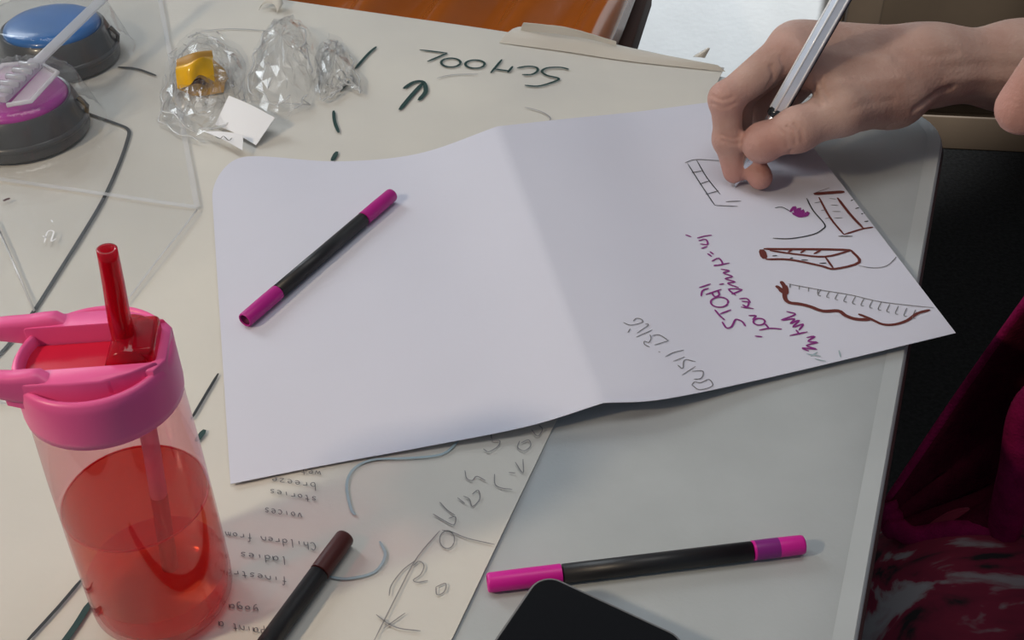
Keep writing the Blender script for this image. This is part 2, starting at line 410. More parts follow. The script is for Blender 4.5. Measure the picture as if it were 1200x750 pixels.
# folded and torn far edge
def flap(name, pts_a, pts_b, m, par, thick=0.0005, n=18, rows=6, bow=0.0):
    A = catmull(pts_a, n); B = catmull(pts_b, n)
    G = np.array([A+(B-A)*t+np.array([0, 0, bow*math.sin(math.pi*t)]) for t in np.linspace(0, 1, rows)])
    return sharp(mesh(name, gridsurf(G, thick), m, par), 40)
flap('folded_edge', [at(585, 50, .002), at(660, 60, .002), at(740, 72, .002), at(850, 84, .002)],
     [at(612, 31, .010), at(665, 40, .011), at(735, 55, .007), at(826, 78, .003)], M['cream'], cream, bow=0.004)
flap('folded_edge', [at(610, 36, .010), at(650, 40, .013), at(690, 46, .012), at(722, 54, .010)],
     [at(614, 27, .018), at(652, 30, .020), at(672, 34, .019), at(722, 49, .013)], M['cream'], cream, bow=0.002)
flap('torn_corner', [at(812, 66, .004), at(818, 67, .005), at(826, 68, .004)],
     [at(829, 56, .012), at(831, 56, .013), at(832, 57, .012)], M['cream'], cream, n=6, rows=4)
cur = [at(303, 12, 0.003), at(306, 6, 0.006), at(314, 3, .008), at(322, 6, .008), at(325, 15, .004)]
C = catmull(cur, 14); flapdir = np.array([0.004, 0.010, 0.004])
mesh('torn_curl', gridsurf(np.array([C, C+flapdir*0.5, C+flapdir]), 0.0004), M['cream'], cream)

# ------------------------------------------------------------------ folded white paper
near = [(270, 567, .0035), (380, 545, .003), (500, 523, .004), (620, 499, .007), (707, 472, .013), (775, 468, .0105), (880, 447, .005), (1000, 419, .004), (1120, 390, .006)]
far = [(246, 190, .006), (300, 183, .005), (395, 189, .003), (490, 180, .006), (583, 148, .022), (665, 139, .016), (745, 131, .006), (830, 120, .004), (906, 111, .003)]
def halves(l):
    P = [at(*p) for p in l]; return np.vstack([catmull(P[:5], 49), catmull(P[4:], 49)[1:]])
A = halves(near); B = halves(far)
rows = 60; G = np.zeros((rows, 97, 3))
for i in range(rows):
    t = i/(rows-1); P = A+(B-A)*t
    G[i] = P
    for j in range(97):
        s = j/96*2-1
        q = max(0, -s-0.05)*4*t*(1-t)
        G[i, j, 2] = P[j, 2] + 0.0015*math.sin(math.pi*t)*max(0, 1-abs(s+0.5)*2.2)
        G[i, j, 2] = max(G[i, j, 2], 0.0022)
# the far left corner is bent round
c0 = G[-1, 0].copy()
for i in range(rows):
    for j in range(97):
        a_ = j/96*0.42; b_ = (1-i/(rows-1))*0.30       # distances from that corner (m)
        r = 0.046
        if a_ < r and b_ < r:
            dx, dy = r-a_, r-b_; L_ = max(dx, dy); Rr = math.hypot(dx, dy)
            k = L_/Rr if Rr > 1e-9 else 1
            na, nb = r-dx*k, r-dy*k
            gj = na/0.42*96; gi = (1-nb/0.30)*(rows-1)
            i0, j0 = min(int(gi), rows-2), min(int(gj), 95); fi, fj = gi-i0, gj-j0
            if 'GG' not in globals(): GG = G.copy()
            G[i, j] = (GG[i0, j0]*(1-fi)*(1-fj)+GG[i0+1, j0]*fi*(1-fj)+GG[i0, j0+1]*(1-fi)*fj+GG[i0+1, j0+1]*fi*fj)
PG = G
wp = gridsurf(G, 0.0003)
paper = mesh('folded_paper', wp, M['white'], origin=tuple(at(707, 472)), label='white paper with a centre fold and small pen sketches under the hand', cat='paper')
sharp(paper, 40)
nq = (rows-1)*96
bvh_paper = BVHTree.FromPolygons([Vector(v) for v in wp[0]], [tuple(f) for f in wp[1][:nq]])
def on_paper(x, y):
    d = Vector(at(x, y)-np.array([0, 0, CAM_H])); h = bvh_paper.ray_cast(Vector((0, 0, CAM_H)), d.normalized())
    return np.array(h[0]) if h[0] is not None else at(x, y, 0.004)
def on_sheet(x, y): return at(x, y, 0.0020)

# ------------------------------------------------------------------ ink lines
def ribbon(P, wdt, up=0.00035):
    P = np.asarray(P, float)
    if len(P) > 2:
        P = catmull(P, max(4, (len(P)-1)*4+1))
    else: P = np.array([P[0]+(P[-1]-P[0])*t for t in np.linspace(0, 1, 5)])
    V = []; F = []
    for i, p in enumerate(P):
        t = P[min(i+1, len(P)-1)]-P[max(i-1, 0)]; t[2] = 0; n_ = np.linalg.norm(t)+1e-9
        s = np.array([-t[1], t[0], 0])/n_*wdt/2
        if i in (0, len(P)-1): s = s*0.55
        V += [p+s+(0, 0, up), p-s+(0, 0, up)]
        if i: k = 2*i; F.append((k-2, k-1, k+1, k))
    return V, F
def ink_each(name, strokes, *a_, **k_):
    return [ink(name, [st], *a_, **k_) for st in strokes]
def ink(name, strokes, wmm, m, par, place, crop=None, label=None):
    """strokes in pixels, or in crop units with crop = (x0, y0, units per pixel)"""
    parts = []
    for st in strokes:
        w_ = wmm
        if isinstance(st, tuple): st, w_ = st
        pts = [(crop[0]+x/crop[2], crop[1]+y/crop[2]) if crop else (x, y) for x, y in st]
        parts.append(ribbon([place(*q) for q in pts], w_*0.001*(1.3 if m is M['ink_brown'] else 1.0)))
    return mesh(name, cat_(*parts), m, par, smooth=False, label=label)
def oval(cx, cy, rx, ry, n=12, a0=0.3): return [(cx+rx*math.cos(a0+2*math.pi*i/n), cy+ry*math.sin(a0+2*math.pi*i/n)) for i in range(n+1)]

# on the cream sheet
cr = (480, 40, 6.0)
ink('school_lettering', [[(70, 112), (265, 135)], [(265, 135), (125, 195)], oval(290, 202, 68, 31), oval(460, 213, 68, 29),
    [(650, 180), (570, 275)], [(725, 228), (690, 272)], [(600, 248), (705, 262)],
    [(755, 240), (830, 228), (890, 236), (900, 260), (860, 285), (790, 287)],
    [(1120, 250), (1060, 236), (965, 240), (930, 265), (965, 292), (1050, 315), (990, 345), (900, 368), (808, 362)]], 2.1, M['ink_green'], cream, on_sheet, cr, 'upside-down word SCHOOL in dark green pen')
cr = (400, 0, 2.609)
ink('arrow_mark', [[(178, 337), (215, 292), (248, 256)], [(190, 272), (222, 252), (250, 252), (258, 280), (236, 308)]], 3.5, M['ink_green'], cream, on_sheet, cr, 'dark green drawn arrow')
ink_each('road_dash', [[(441, 55), (431, 64), (416, 81)], [(409, 95), (399, 107)], [(391, 130), (392, 142), (397, 156)]], 2.5, M['ink_green'], cream, on_sheet)
ink_each('road_dash', [[(395, 178), (389, 189)]], 3.4, M['ink_green'], cream, on_sheet)
ink_each('road_line', [[(75, 118), (100, 132), (130, 143), (150, 152), (149, 166), (138, 197), (120, 236), (95, 278), (68, 321), (42, 362), (14, 400), (-14, 430)],
    [(138, 79), (160, 81), (183, 89)]], 2.7, M['ink_black'], cream, on_sheet)
ink_each('road_line', [[(256, 438), (240, 465), (224, 492)], [(97, 678), (70, 710), (28, 756)]], 1.7, M['ink_black'], cream, on_sheet)
ink_each('road_line', [[(240, 504), (230, 518)], [(106, 706), (90, 732), (72, 757)]], 3.2, M['ink_green'], cream, on_sheet)
ink_each('sheet_scribble', [[(235, 37), (268, 34), (312, 36)], [(512, 92), (530, 88), (560, 87)], [(615, 126), (634, 131), (645, 139), (640, 146)]], 1.0, M['pencil_pale'], cream, on_sheet)
cr = (230, 460, 2.587)
ink_each('blue_outline', [[(795, 148), (745, 188), (640, 200), (540, 204), (480, 230), (456, 280), (468, 350), (482, 372)],
    [(556, 452), (573, 495), (540, 545), (460, 565), (405, 560)]], 1.4, M['ink_blue'], cream, on_sheet, cr, 'pale blue drawn curve')
cr = (420, 490, 2.883)
ink('pencil_words', [oval(300, 412, 25, 30), [(283, 380), (320, 388), (370, 408), (460, 428)], [(275, 382), (200, 470), (140, 580), (50, 760)],
    [(252, 325), (285, 345), (322, 362), (328, 335), (305, 340)], [(275, 285), (300, 312), (327, 330)], [(355, 265), (375, 275), (385, 300), (410, 275), (405, 245), (385, 258)],
    [(335, 270), (360, 290)], [(360, 178), (366, 205), (385, 212), (400, 198), (430, 213)], [(422, 105), (440, 115), (470, 98), (478, 78), (455, 76), (450, 55), (480, 48)],
    [(460, 190), (462, 225), (485, 238), (520, 242)], [(508, 185), (530, 187)], [(530, 150), (556, 187), (556, 140)],
    [(545, 78), (538, 100), (560, 112), (582, 95), (575, 75), (550, 85)], [(585, 40), (605, 62), (622, 40), (610, 25)],
    [(185, 500), (205, 485), (222, 500), (210, 530), (186, 548), (200, 556), (235, 550)], [(262, 572), (295, 560), (290, 588), (266, 598), (262, 572)],
    [(104, 602), (112, 565), (150, 515), (192, 483)], [(60, 665), (100, 695), (140, 712), (210, 720)], [(158, 660), (85, 712)]], 0.6, M['pencil_mid'], cream, on_sheet, cr, 'large pencil handwriting')

# small upside-down handwriting: single-stroke letters in a unit box (x right, y up)
GL = {'a': [[(.8, .7), (.3, .7), (.1, .35), (.3, 0), (.7, .2), (.8, .7), (.85, 0)]], 'b': [[(.15, 1.5), (.15, 0), (.6, 0), (.8, .4), (.5, .7), (.15, .5)]],
      'c': [[(.8, .6), (.45, .7), (.15, .35), (.4, 0), (.8, .1)]], 'd': [[(.75, .5), (.4, .7), (.1, .3), (.4, 0), (.75, .2)], [(.75, 1.5), (.8, 0)]],
      'e': [[(.15, .35), (.75, .4), (.6, .7), (.25, .6), (.15, .25), (.45, 0), (.8, .1)]], 'f': [[(.8, 1.4), (.5, 1.4), (.4, .8), (.35, -.3)], [(.1, .7), (.7, .7)]],
      'h': [[(.15, 1.5), (.15, 0)], [(.15, .5), (.5, .7), (.75, .5), (.8, 0)]], 'i': [[(.4, .7), (.45, 0)]], 'l': [[(.4, 1.5), (.4, 0), (.6, 0)]],
      'm': [[(.05, 0), (.1, .7), (.35, .5), (.4, 0)], [(.4, .5), (.65, .7), (.8, .4), (.9, 0)]], 'n': [[(.1, 0), (.15, .7), (.6, .65), (.8, .3), (.85, 0)]],
      'o': [[(.5, .7), (.15, .4), (.4, 0), (.8, .3), (.5, .7)]], 'r': [[(.2, .7), (.25, 0)], [(.25, .45), (.5, .7), (.85, .65)]],
      's': [[(.8, .65), (.4, .7), (.3, .45), (.7, .25), (.5, 0), (.1, .05)]], 't': [[(.4, 1.2), (.45, .1), (.75, 0)], [(.1, .75), (.8, .75)]],
      'v': [[(.1, .7), (.45, 0), (.8, .75)]], 'w': [[(.05, .7), (.25, 0), (.5, .5), (.7, 0), (.95, .7)]], 'z': [[(.1, .7), (.8, .7), (.2, 0), (.85, 0)]],
      'C': [[(.9, 1.2), (.4, 1.4), (.1, .7), (.4, 0), (.95, .15)]], 'g': [[(.75, .6), (.3, .7), (.1, .3), (.5, .1), (.75, .5), (.75, -.4), (.3, -.6)]],
      'y': [[(.1, .7), (.3, .15), (.7, .6)], [(.8, .7), (.6, -.2), (.2, -.5)]], 'p': [[(.15, .7), (.2, -.6)], [(.2, .6), (.65, .7), (.7, .2), (.2, .1)]]}
def handwriting(words, m, wmm, par, place):
    parts = []
    for txt, (x0, y0), (x1, y1), hgt in words:
        n = len(txt); dx, dy = (x1-x0)/n, (y1-y0)/n
        for k, chx in enumerate(txt):
            for st in GL.get(chx, []):
                P = [(x0+dx*(k+px*.85)+hgt*.12*py, y0+dy*(k+px*.85)+hgt*py) for px, py in st]
                parts.append(ribbon([place(*q) for q in P], wmm*0.001))
    return mesh('word_list', cat_(*parts), m, par, smooth=False, label='small upside-down handwritten list of words')
handwriting([('wet', (376, 553), (350, 549), 6), ('breeze', (370, 567), (316, 559), 6), ('stories', (371, 583), (314, 573), 6), ('voices', (354, 602), (308, 595), 7),
    ('Children from', (370, 637), (262, 623), 6), ('ladies', (336, 654), (279, 647), 6), ('finestra', (336, 678), (262, 667), 6),
    ('yoga', (303, 712), (266, 708), 6), ('paint a', (311, 738), (254, 728), 7)], M['pencil'], 0.5, cream, on_sheet)

# on the white paper
cr = (800, 260, 4.41)
ink('purple_words', [[(325, 542), (305, 516), (275, 506), (262, 526), (250, 545), (225, 549), (203, 518)], [(165, 455), (190, 485), (217, 510)], [(192, 478), (250, 456)],
    oval(190, 417, 45, 26), [(118, 378), (200, 350)], [(150, 368), (165, 388), (188, 380), (182, 355)], [(95, 387), (103, 357), (135, 345)], [(85, 342), (145, 322)],
    [(512, 556), (450, 552), (395, 562)], [(445, 552), (425, 528)], oval(395, 518, 30, 17), [(340, 487), (378, 487), (360, 508)],
    [(300, 442), (366, 450)], [(305, 412), (340, 418), (332, 440), (308, 430)], [(292, 400), (330, 398), (350, 420)],
    [(252, 376), (305, 352), (238, 350), (275, 382)], [(290, 342), (232, 320), (270, 312), (220, 296), (256, 284), (210, 266), (240, 255), (196, 246)],
    [(242, 214), (160, 230)], [(150, 206), (186, 190), (205, 222), (160, 226)], [(128, 165), (150, 182)], [(140, 155), (160, 170)],
    [(150, 70), (110, 76), (75, 86)], [(82, 100), (118, 92), (128, 118), (90, 116)], [(95, 140), (128, 128)], [(372, 592), (411, 596)], [(14, 68), (45, 80)], [(188, 326), (213, 321)],
    [(535, 465), (582, 480), (510, 510), (578, 503), (555, 528), (602, 510), (570, 546), (622, 530), (600, 562)], [(645, 570), (552, 590)], [(585, 560), (604, 584)],
    [(640, 600), (682, 594), (648, 620), (696, 624), (640, 642), (692, 660), (618, 654), (652, 670)]], 1.2, M['ink_purple'], paper, on_paper, cr, 'upside-down purple handwriting beginning with STOP')
cr = (890, 210, 4.168)
ink('brown_sketch', [([(265, 74), (340, 68), (415, 63)], 2.6), [(290, 90), (345, 190), (412, 272)], ([(380, 92), (440, 170), (505, 240)], 1.5), [(412, 272), (500, 245), (555, 236)],
    ([(10, 345), (25, 390)], 3.4), ([(20, 342), (110, 343), (300, 344), (445, 347)], 1.7), ([(445, 347), (487, 407), (365, 440), (300, 425), (150, 395), (30, 393)], 1.5),
    ([(50, 350), (180, 368), (320, 380), (445, 350)], 1.3), [(320, 380), (360, 437)], [(200, 362), (225, 346)], [(265, 367), (300, 348)], [(140, 358), (160, 345)],
    ([(80, 522), (112, 545)], 2.0), ([(105, 500), (122, 530), (124, 580), (145, 604), (200, 612), (250, 625), (310, 646), (385, 645), (420, 668), (470, 685), (540, 688)], 2.1),
    ([(482, 660), (540, 683), (600, 710), (660, 711), (720, 692), (770, 658), (832, 640)], 1.5), ([(95, 540), (130, 560), (128, 520)], 2.0)], 1.1, M['ink_brown'], paper, on_paper, cr, 'brown pen sketches of a tower, a block and a wavy line')
ink('black_sketch', [[(230, 95), (262, 155), (318, 222), (308, 246), (260, 272), (150, 292), (65, 290)], [(445, 108), (462, 100)], [(468, 146), (486, 140)], [(497, 172), (513, 167)], [(512, 209), (532, 206)],
    [(62, 377), (86, 374)], [(148, 388), (164, 386)], [(203, 396), (237, 397)], [(292, 413), (327, 411)], [(385, 280), (455, 280)]], 0.9, M['ink_black'], paper, on_paper, cr)
ink_each('pencil_sketch', [[(485, 425), (560, 435), (620, 425), (655, 396), (668, 380)], [(140, 513), (300, 543), (450, 568), (600, 602), (850, 630)],
    [(262, 72), (300, 58), (342, 44)], [(268, 118), (300, 112)], [(300, 155), (330, 150)], [(320, 195), (340, 190)]]
    + [[(150+45*k, 512+9*k), (140+45*k+8, 532+9.5*k)] for k in range(4)] + [[(300+42*k, 540+9*k), (285+42*k, 566+10*k), (300+42*k, 572+10*k)] for k in range(12)]
    + [[(340+8*k, 95+32*k), (375+10*k, 100+30*k)] for k in range(4)], 0.55, M['pencil'], paper, on_paper, cr)
ink('purple_scribble', [[(150, 162), (172, 136), (176, 168), (196, 142), (190, 182), (214, 152), (206, 186), (238, 162), (222, 182), (162, 168), (202, 186), (180, 152), (225, 168)]], 2.0, M['ink_purple'], paper, on_paper, cr, 'small dense purple scribble')
cr = (780, 160, 2.344)
ink_each('pencil_sketch', [[(53, 73), (85, 64), (155, 68)], [(60, 75), (95, 130), (135, 190)], [(135, 190), (198, 193)], [(165, 180), (207, 178)], [(85, 66), (112, 112), (150, 160)],
    [(72, 100), (102, 95)], [(93, 132), (120, 122)], [(110, 160), (145, 150)], [(300, 197), (320, 195), (345, 208)]], 0.7, M['ink_black'], paper, on_paper, cr)
cr = (720, 360, 6.815)
ink('pencil_words', [[(70, 125), (130, 146), (220, 125), (215, 100), (175, 92), (150, 115)], [(108, 206), (126, 175)], [(180, 210), (270, 146), (245, 135)], [(175, 241), (303, 184)],
    [(283, 222), (292, 250), (275, 284), (240, 275), (240, 300), (282, 321)], [(300, 230), (360, 225), (432, 270)], [(432, 270), (320, 306)], [(405, 400), (470, 366), (555, 345)], [(350, 358), (366, 362)], [(470, 435), (562, 400)],
    [(648, 437), (560, 424), (545, 492), (505, 465)], [(540, 545), (648, 475)], [(620, 515), (706, 514), (692, 570), (632, 578)], [(618, 625), (680, 662), (782, 632), (755, 580), (690, 606), (640, 600), (618, 625)]], 0.55, M['pencil'], paper, on_paper, cr, 'upside-down pencil words CRASH BANG')
ink_each('green_smudge', [[(945, 415), (962, 418)], [(955, 421), (968, 424)], [(983, 411), (985, 419)], [(950, 418), (958, 413)]], 0.9, M['ink_blue'], paper, on_paper)

# ------------------------------------------------------------------ markers
def marker(label, A_, B_, r, capA, capB, mA, mB, mtip=None, zA=None):
    A_ = np.asarray(A_, float); B_ = np.asarray(B_, float); L_ = np.linalg.norm(B_-A_); d = (B_-A_)/L_
    t = thing('felt_tip_marker', label, 'marker', tuple((A_+B_)/2-np.array([0, 0, r])), 'felt-tip markers on the table')
    P = lambda s: A_+d*s
    rb = r*0.96
    mesh('barrel', rod(A_, B_, [(0, capA), (rb, capA), (rb, L_-capB), (0, L_-capB)], 28), M['marker_black'], t)
    for e_, s0, s1, m_ in ((0, capA-0.0005, 0, mA), (1, L_-capB+0.0005, L_, mB)):
        q = 1 if s1 > s0 else -1
        ln = abs(s1-s0)
        prof = [(rb*0.9, 0), (r, 0.0003), (r, ln*0.5), (r*0.97, ln-0.0012), (r*0.90, ln-0.0002), (r*0.80, ln), (r*0.72, ln-0.0004), (r*0.66, ln-0.004), (0, ln-0.004)]
        c = mesh('cap', rod(P(s0), P(s0+q*ln), prof, 28), m_, t)
        sharp(c, 50)
        mesh('cap_hollow', rod(P(s0), P(s0+q*ln), [(r*0.70, ln-0.0008), (r*0.64, ln-0.0035), (0, ln-0.0035)], 20), M['marker_hole'], c)
        if mtip and e_ == 1:
            mesh('nib_sleeve', rod(P(s0), P(s0+q*ln), [(r*1.003, 0.0012), (r*1.006, ln*0.5), (r*0.99, ln*0.51)], 28), mtip, c)
    return t
r1 = 0.0047
pa = on_paper(288, 384); pb = on_paper(460, 236)
marker('black marker with magenta caps lying on the white paper', pa+(0, 0, r1+.0006), pb+(0, 0, r1+.0006), r1, 0.031, 0.033, M['marker_magenta'], M['marker_magenta'])
r2 = 0.0047
marker('black marker with bright pink caps on bare table beside the phone', at(571, 683, r2+.0002), at(942, 638, r2+.0002), r2, 0.035, 0.0255, M['marker_hot'], M['marker_hot'], M['marker_purple'])
b0 = at(405, 629, r2+.0015); b1 = at(318, 748, r2+.0015); dd = (b1-b0)/np.linalg.norm(b1-b0)
marker('black marker with dark maroon cap on the cream sheet', b0+dd*0.155, b0, r2*1.02, 0.03, 0.024, M['marker_maroon'], M['marker_maroon'])

# ------------------------------------------------------------------ phone
pdir = np.array([math.cos(math.radians(-31)), math.sin(math.radians(-31)), 0]); pdn = np.array([pdir[1], -pdir[0], 0])   # across, towards the viewer
tilt = math.radians(3.5)
pup_ = -pdn*math.cos(tilt)+np.array([0, 0, math.sin(tilt)]); pnrm = np.cross(pdir, pup_)      # long axis rises to rest on the marker
RP = np.stack([pdir, pup_, pnrm], 1)
ptop = at(634, 668, 0.0205)
pc = ptop+pdir*0.0365-pup_*0.0765-pnrm*0.0105
phone = thing('mobile_phone', 'black mobile phone leaning face up on the pink capped marker', 'phone', tuple(pc))
mesh('case', xf(rplate(0.073, 0.153, 0.0094, 0.010, 0.003, 8), RP, pc+pnrm*0.0047), M['phone_case'], phone)
mesh('rim', xf(rplate(0.0725, 0.1525, 0.0012, 0.0098, 0.0005, 8), RP, pc+pnrm*0.0094), M['phone_rim'], phone)
mesh('screen', xf(rplate(0.0705, 0.1505, 0.0014, 0.0088, 0.0005, 8), RP, pc+pnrm*0.0098), M['phone_glass'], phone)

# ------------------------------------------------------------------ drinking bottle
bc = at(195, 703); bc[2] = 0.0012
bot = thing('drinking_bottle', 'clear pink plastic drinking bottle half filled with red drink', 'bottle', tuple(bc))
def bl(prof, n=56): return xf(lathe(prof, n), None, bc)
mesh('bottle_body', bl([(0, .0015), (.024, .0008), (.0283, .002), (.0308, .007), (.0312, .014), (.0310, .05), (.0304, .09), (.0292, .128)]), M['bottle'], bot)
mesh('base_cup', bl([(0, .0040), (.0260, .0045), (.0292, .0085), (.0302, .0150), (.0303, .0215)]), M['bottle_base'], bot)
mesh('drink', bl([(.0303, .0217), (.0303, .05), (.0299, .0675)]), M['liquid'], bot)
mesh('drink_surface', bl([(.0299, .0675), (.02, .0673), (0, .0673)]), M['liquid_top'], bot)
mesh('drink_rim', xf(tube([(.0299*math.cos(2*math.pi*k/48), .0299*math.sin(2*math.pi*k/48), .0677) for k in range(48)], .0005, 6, closed=True), None, bc), M['bottle_base'], bot)
mesh('inner_straw', tube([bc+(0.013, 0.004, .135), bc+(0.011, 0.002, .09), bc+(0.006, 0, .022)], 0.0036, 14), M['straw'], bot)
hd = np.array([-0.985, -0.10, 0]); hd /= np.linalg.norm(hd); hs = np.array([-hd[1], hd[0], 0])   # loop direction, sideways
RB = np.stack([hd, hs, np.array([0, 0, 1.0])], 1)
lid = mesh('lid', bl([(.0290, .1245), (.0300, .1248), (.0303, .128), (.0301, .142), (.0296, .1455), (.0285, .1470), (.0270, .1465), (.0262, .143), (.0258, .139), (0, .139)]), M['lid_pink'], bot)
mesh('spout_channel', box(bc+hd*0.003+(0, 0, .1405), (0.046, 0.024, 0.004), RB, 0.001), M['lid_red'], lid)
# two flat-topped cheeks beside the channel run out into a carry loop
def prism(poly, z0, z1, bev=0.0010):
    """polygon (x along the loop, y across) extruded, top rim bevelled"""
    n_ = len(poly); c_ = np.mean(poly, 0); L3 = []
    for z, ins in ((z0, 0), (z1-bev, 0), (z1-bev*.3, bev*.3), (z1, bev)):
        for p in poly:
            v_ = np.array(p)-c_; k_ = 1-ins/(np.linalg.norm(v_)+1e-9); q_ = c_+v_*k_
            L3.append(bc+hd*q_[0]+hs*q_[1]+np.array([0, 0, z]))
    F = [(a*n_+i, a*n_+(i+1) % n_, (a+1)*n_+(i+1) % n_, (a+1)*n_+i) for a in range(3) for i in range(n_)]
    F += [tuple(reversed(range(n_))), tuple(range(3*n_, 4*n_))]
    return L3, F
for sg in (-1, 1):
    pl = [(-.024, sg*.0125), (.027, sg*.0125), (.030, sg*.0165), (.020, sg*.0205), (.004, sg*.0215), (-.007, sg*.0212), (-.0175, sg*.0172), (-.0258, sg*.0125)]
    if sg < 0: pl = pl[::-1]
    sharp(mesh('lid_cheek', prism(pl[::-1], .138, .1505), M['lid_pink'], lid), 50)
pl = [(-.0285, -.010), (-.0285, .010), (-.0245, .0155), (-.021, .0150), (-.0235, 0), (-.021, -.0150), (-.0245, -.0155)]
sharp(mesh('lid_back', prism(pl[::-1], .138, .1490), M['lid_pink'], lid), 50)
def loop_section(path, hts, wds):
    V = []; F = []; m = len(path); ns = 12
    for i in range(m):
        t = path[min(i+1, m-1)]-path[max(i-1, 0)]; t = t/np.linalg.norm(t); s = np.cross(t, (0, 0, 1)); s /= np.linalg.norm(s); up = np.cross(s, t)
        for k in range(ns):
            a_ = 2*math.pi*(k+.5)/ns; c_, s_ = math.cos(a_), math.sin(a_); e = 0.42
            V.append(path[i]+s*wds[i]*math.copysign(abs(c_)**e, c_)+up*hts[i]*math.copysign(abs(s_)**e, s_))
    for i in range(m-1):
        for k in range(ns): F.append((i*ns+k, i*ns+(k+1) % ns, (i+1)*ns+(k+1) % ns, (i+1)*ns+k))
    F.append(tuple(reversed(range(ns)))); F.append(tuple(range((m-1)*ns, m*ns)))
    return V, F
arm = [(-.010, -.0172, .1465), (.010, -.0170, .1465), (.024, -.0165, .1470), (.036, -.0155, .1490), (.052, -.0150, .1500), (.064, -.0130, .1500), (.071, -.0070, .1500), (.0735, 0, .1500)]
arm = arm+[(x, -y, z) for x, y, z in arm[-2::-1]]
path = catmull([bc+hd*x+hs*y+(0, 0, z) for x, y, z in arm], 64)
xs = [(p-bc)@hd for p in path]
hts = [0.0028+0.0042*max(0, min(1, (0.046-x)/0.026)) for x in xs]; wds = [0.0034 for x in xs]
hts = [min(h, .0036) if x < .012 else h for h, x in zip(hts, xs)]
mesh('carry_loop', loop_section(path, hts, wds), M['lid_pink'], lid)
piv = bc-hd*0.0145+(0, 0, .1475)
mesh('spout_hinge', rod(piv-hs*0.0118, piv+hs*0.0118, [(0, 0), (.0070, 0), (.0080, .001), (.0080, .0226), (.0070, .0236), (0, .0236)], 26), M['spout'], bot)
mesh('spout_hinge_block', box(piv-hd*0.004+(0, 0, .0010), (0.013, 0.021, 0.013), RB, 0.002), M['spout'], bot)
st = piv+hd*0.0015
sp = catmull([st, st+(0, 0, .014), st-hd*0.0012+(0, 0, .030), st-hd*0.0022+(0, 0, .046)], 14)
rs = np.linspace(.0046, .0037, 14)
outer = tube(sp, list(rs), 18, caps=False); inner = tube(sp, list(rs*.68), 18, caps=False)
n_ = len(outer[0]); F_ = [tuple(reversed(f)) for f in inner[1]]
rimF = [(n_-18+k, n_-18+(k+1) % 18, 2*n_-18+(k+1) % 18, 2*n_-18+k) for k in range(18)]
mesh('spout_straw', (list(outer[0])+list(inner[0]), outer[1]+[tuple(i+n_ for i in f) for f in F_]+rimF), M['spout'], bot)

# ------------------------------------------------------------------ buzzers
def buzzer(label, c, col, zs=1.0):
    o = thing('answer_buzzer', label, 'buzzer', tuple(c), 'answer buzzers under the clear pouch')
    L = lambda p, n=52: xf(lathe(p, n), None, c)
    base = mesh('base', L([(0, 0), (.044, 0), (.0468, .0015), (.0474, .006), (.0455, .013), (.0425, .0215), (.0405, .0265), (.0392, .0280), (.0375, .0275), (.0368, .024), (0, .024)]), M['buzzer_base'], o)
    sharp(base, 40)
    mesh('base_ring', L([(.0472, .0085), (.0480, .0095), (.0478, .0110), (.0460, .0125)]), M['buzzer_base'], base)
    mesh('dome', L([(.0370, .0245), (.0372, .0275), (.0360, .0300), (.0325, .0322), (.0240, .0342), (.0130, .0352), (0, .0355)]), col, o)
    for k in range(3):
        a_ = math.radians(10+k*120); p = np.array(c)+np.array([math.cos(a_)*.0462, math.sin(a_)*.0462, .0165])
        mesh('clip', tube([p+(0, 0, -.006), p+np.array([math.cos(a_), math.sin(a_), 0])*.002, p+np.array([-math.cos(a_), -math.sin(a_), 0])*.003+(0, 0, .007)], 0.0017, 10), M['buzzer_base'], base)
    return o
cb = at(72, 72, 0.0); cb[2] = 0.0024
cm_ = at(29, 158, 0.0); cm_[2] = 0.0024
buzzer('blue topped round answer buzzer with dark grey base', cb, M['blue_dome'])
buzzer('magenta topped round answer buzzer with dark grey base', cm_, M['magenta_dome'])

# ------------------------------------------------------------------ clear vinyl pouch with strap
q = [at(-60, 206), at(232, 248), at(187, -4), at(-60, -60)]
q = [np.array([p[0], p[1], 0]) for p in q]
n, m = 90, 90; G = np.zeros((m, n, 3))
for i in range(m):
    for j in range(n):
        s, t = j/(n-1), i/(m-1)
        p = (q[0]*(1-s)+q[1]*s)*(1-t)+(q[3]*(1-s)+q[2]*s)*t
        z = 0.0032
        for c in (cb, cm_):
            d = math.hypot(p[0]-c[0], p[1]-c[1]); z = max(z, 0.0412-max(0, d-0.0460)*3.0)
        e = min(s, 1-s, t, 1-t)
        z = 0.0032+(z-0.0032)*min(1, e*45)+0.0012*noise.noise(Vector((p[0]*28, p[1]*28, 3)))*min(1, e*10)
        G[i, j] = (p[0], p[1], z)
pouch = thing('clear_pouch', 'clear vinyl pouch with strap and buckle spread over two buzzers', 'pouch', tuple(q[1]))
mesh('front_panel', gridsurf(G), M['clear'], pouch)
for row in (G[0, :], G[-1, :], G[:, 0], G[:, -1]):
    Pt = row+np.array([0, 0, 0.0004]); V = []; F = []
    for i, p in enumerate(Pt):
        t = Pt[min(i+1, len(Pt)-1)]-Pt[max(i-1, 0)]; s = np.cross(t, (0, 0, 1)); s = s/(np.linalg.norm(s)+1e-9)*0.0018
        V += [p+s, p-s]
        if i: k = 2*i; F.append((k-2, k-1, k+1, k))
    mesh('welded_seam', (V, F), M['seam'], pouch)
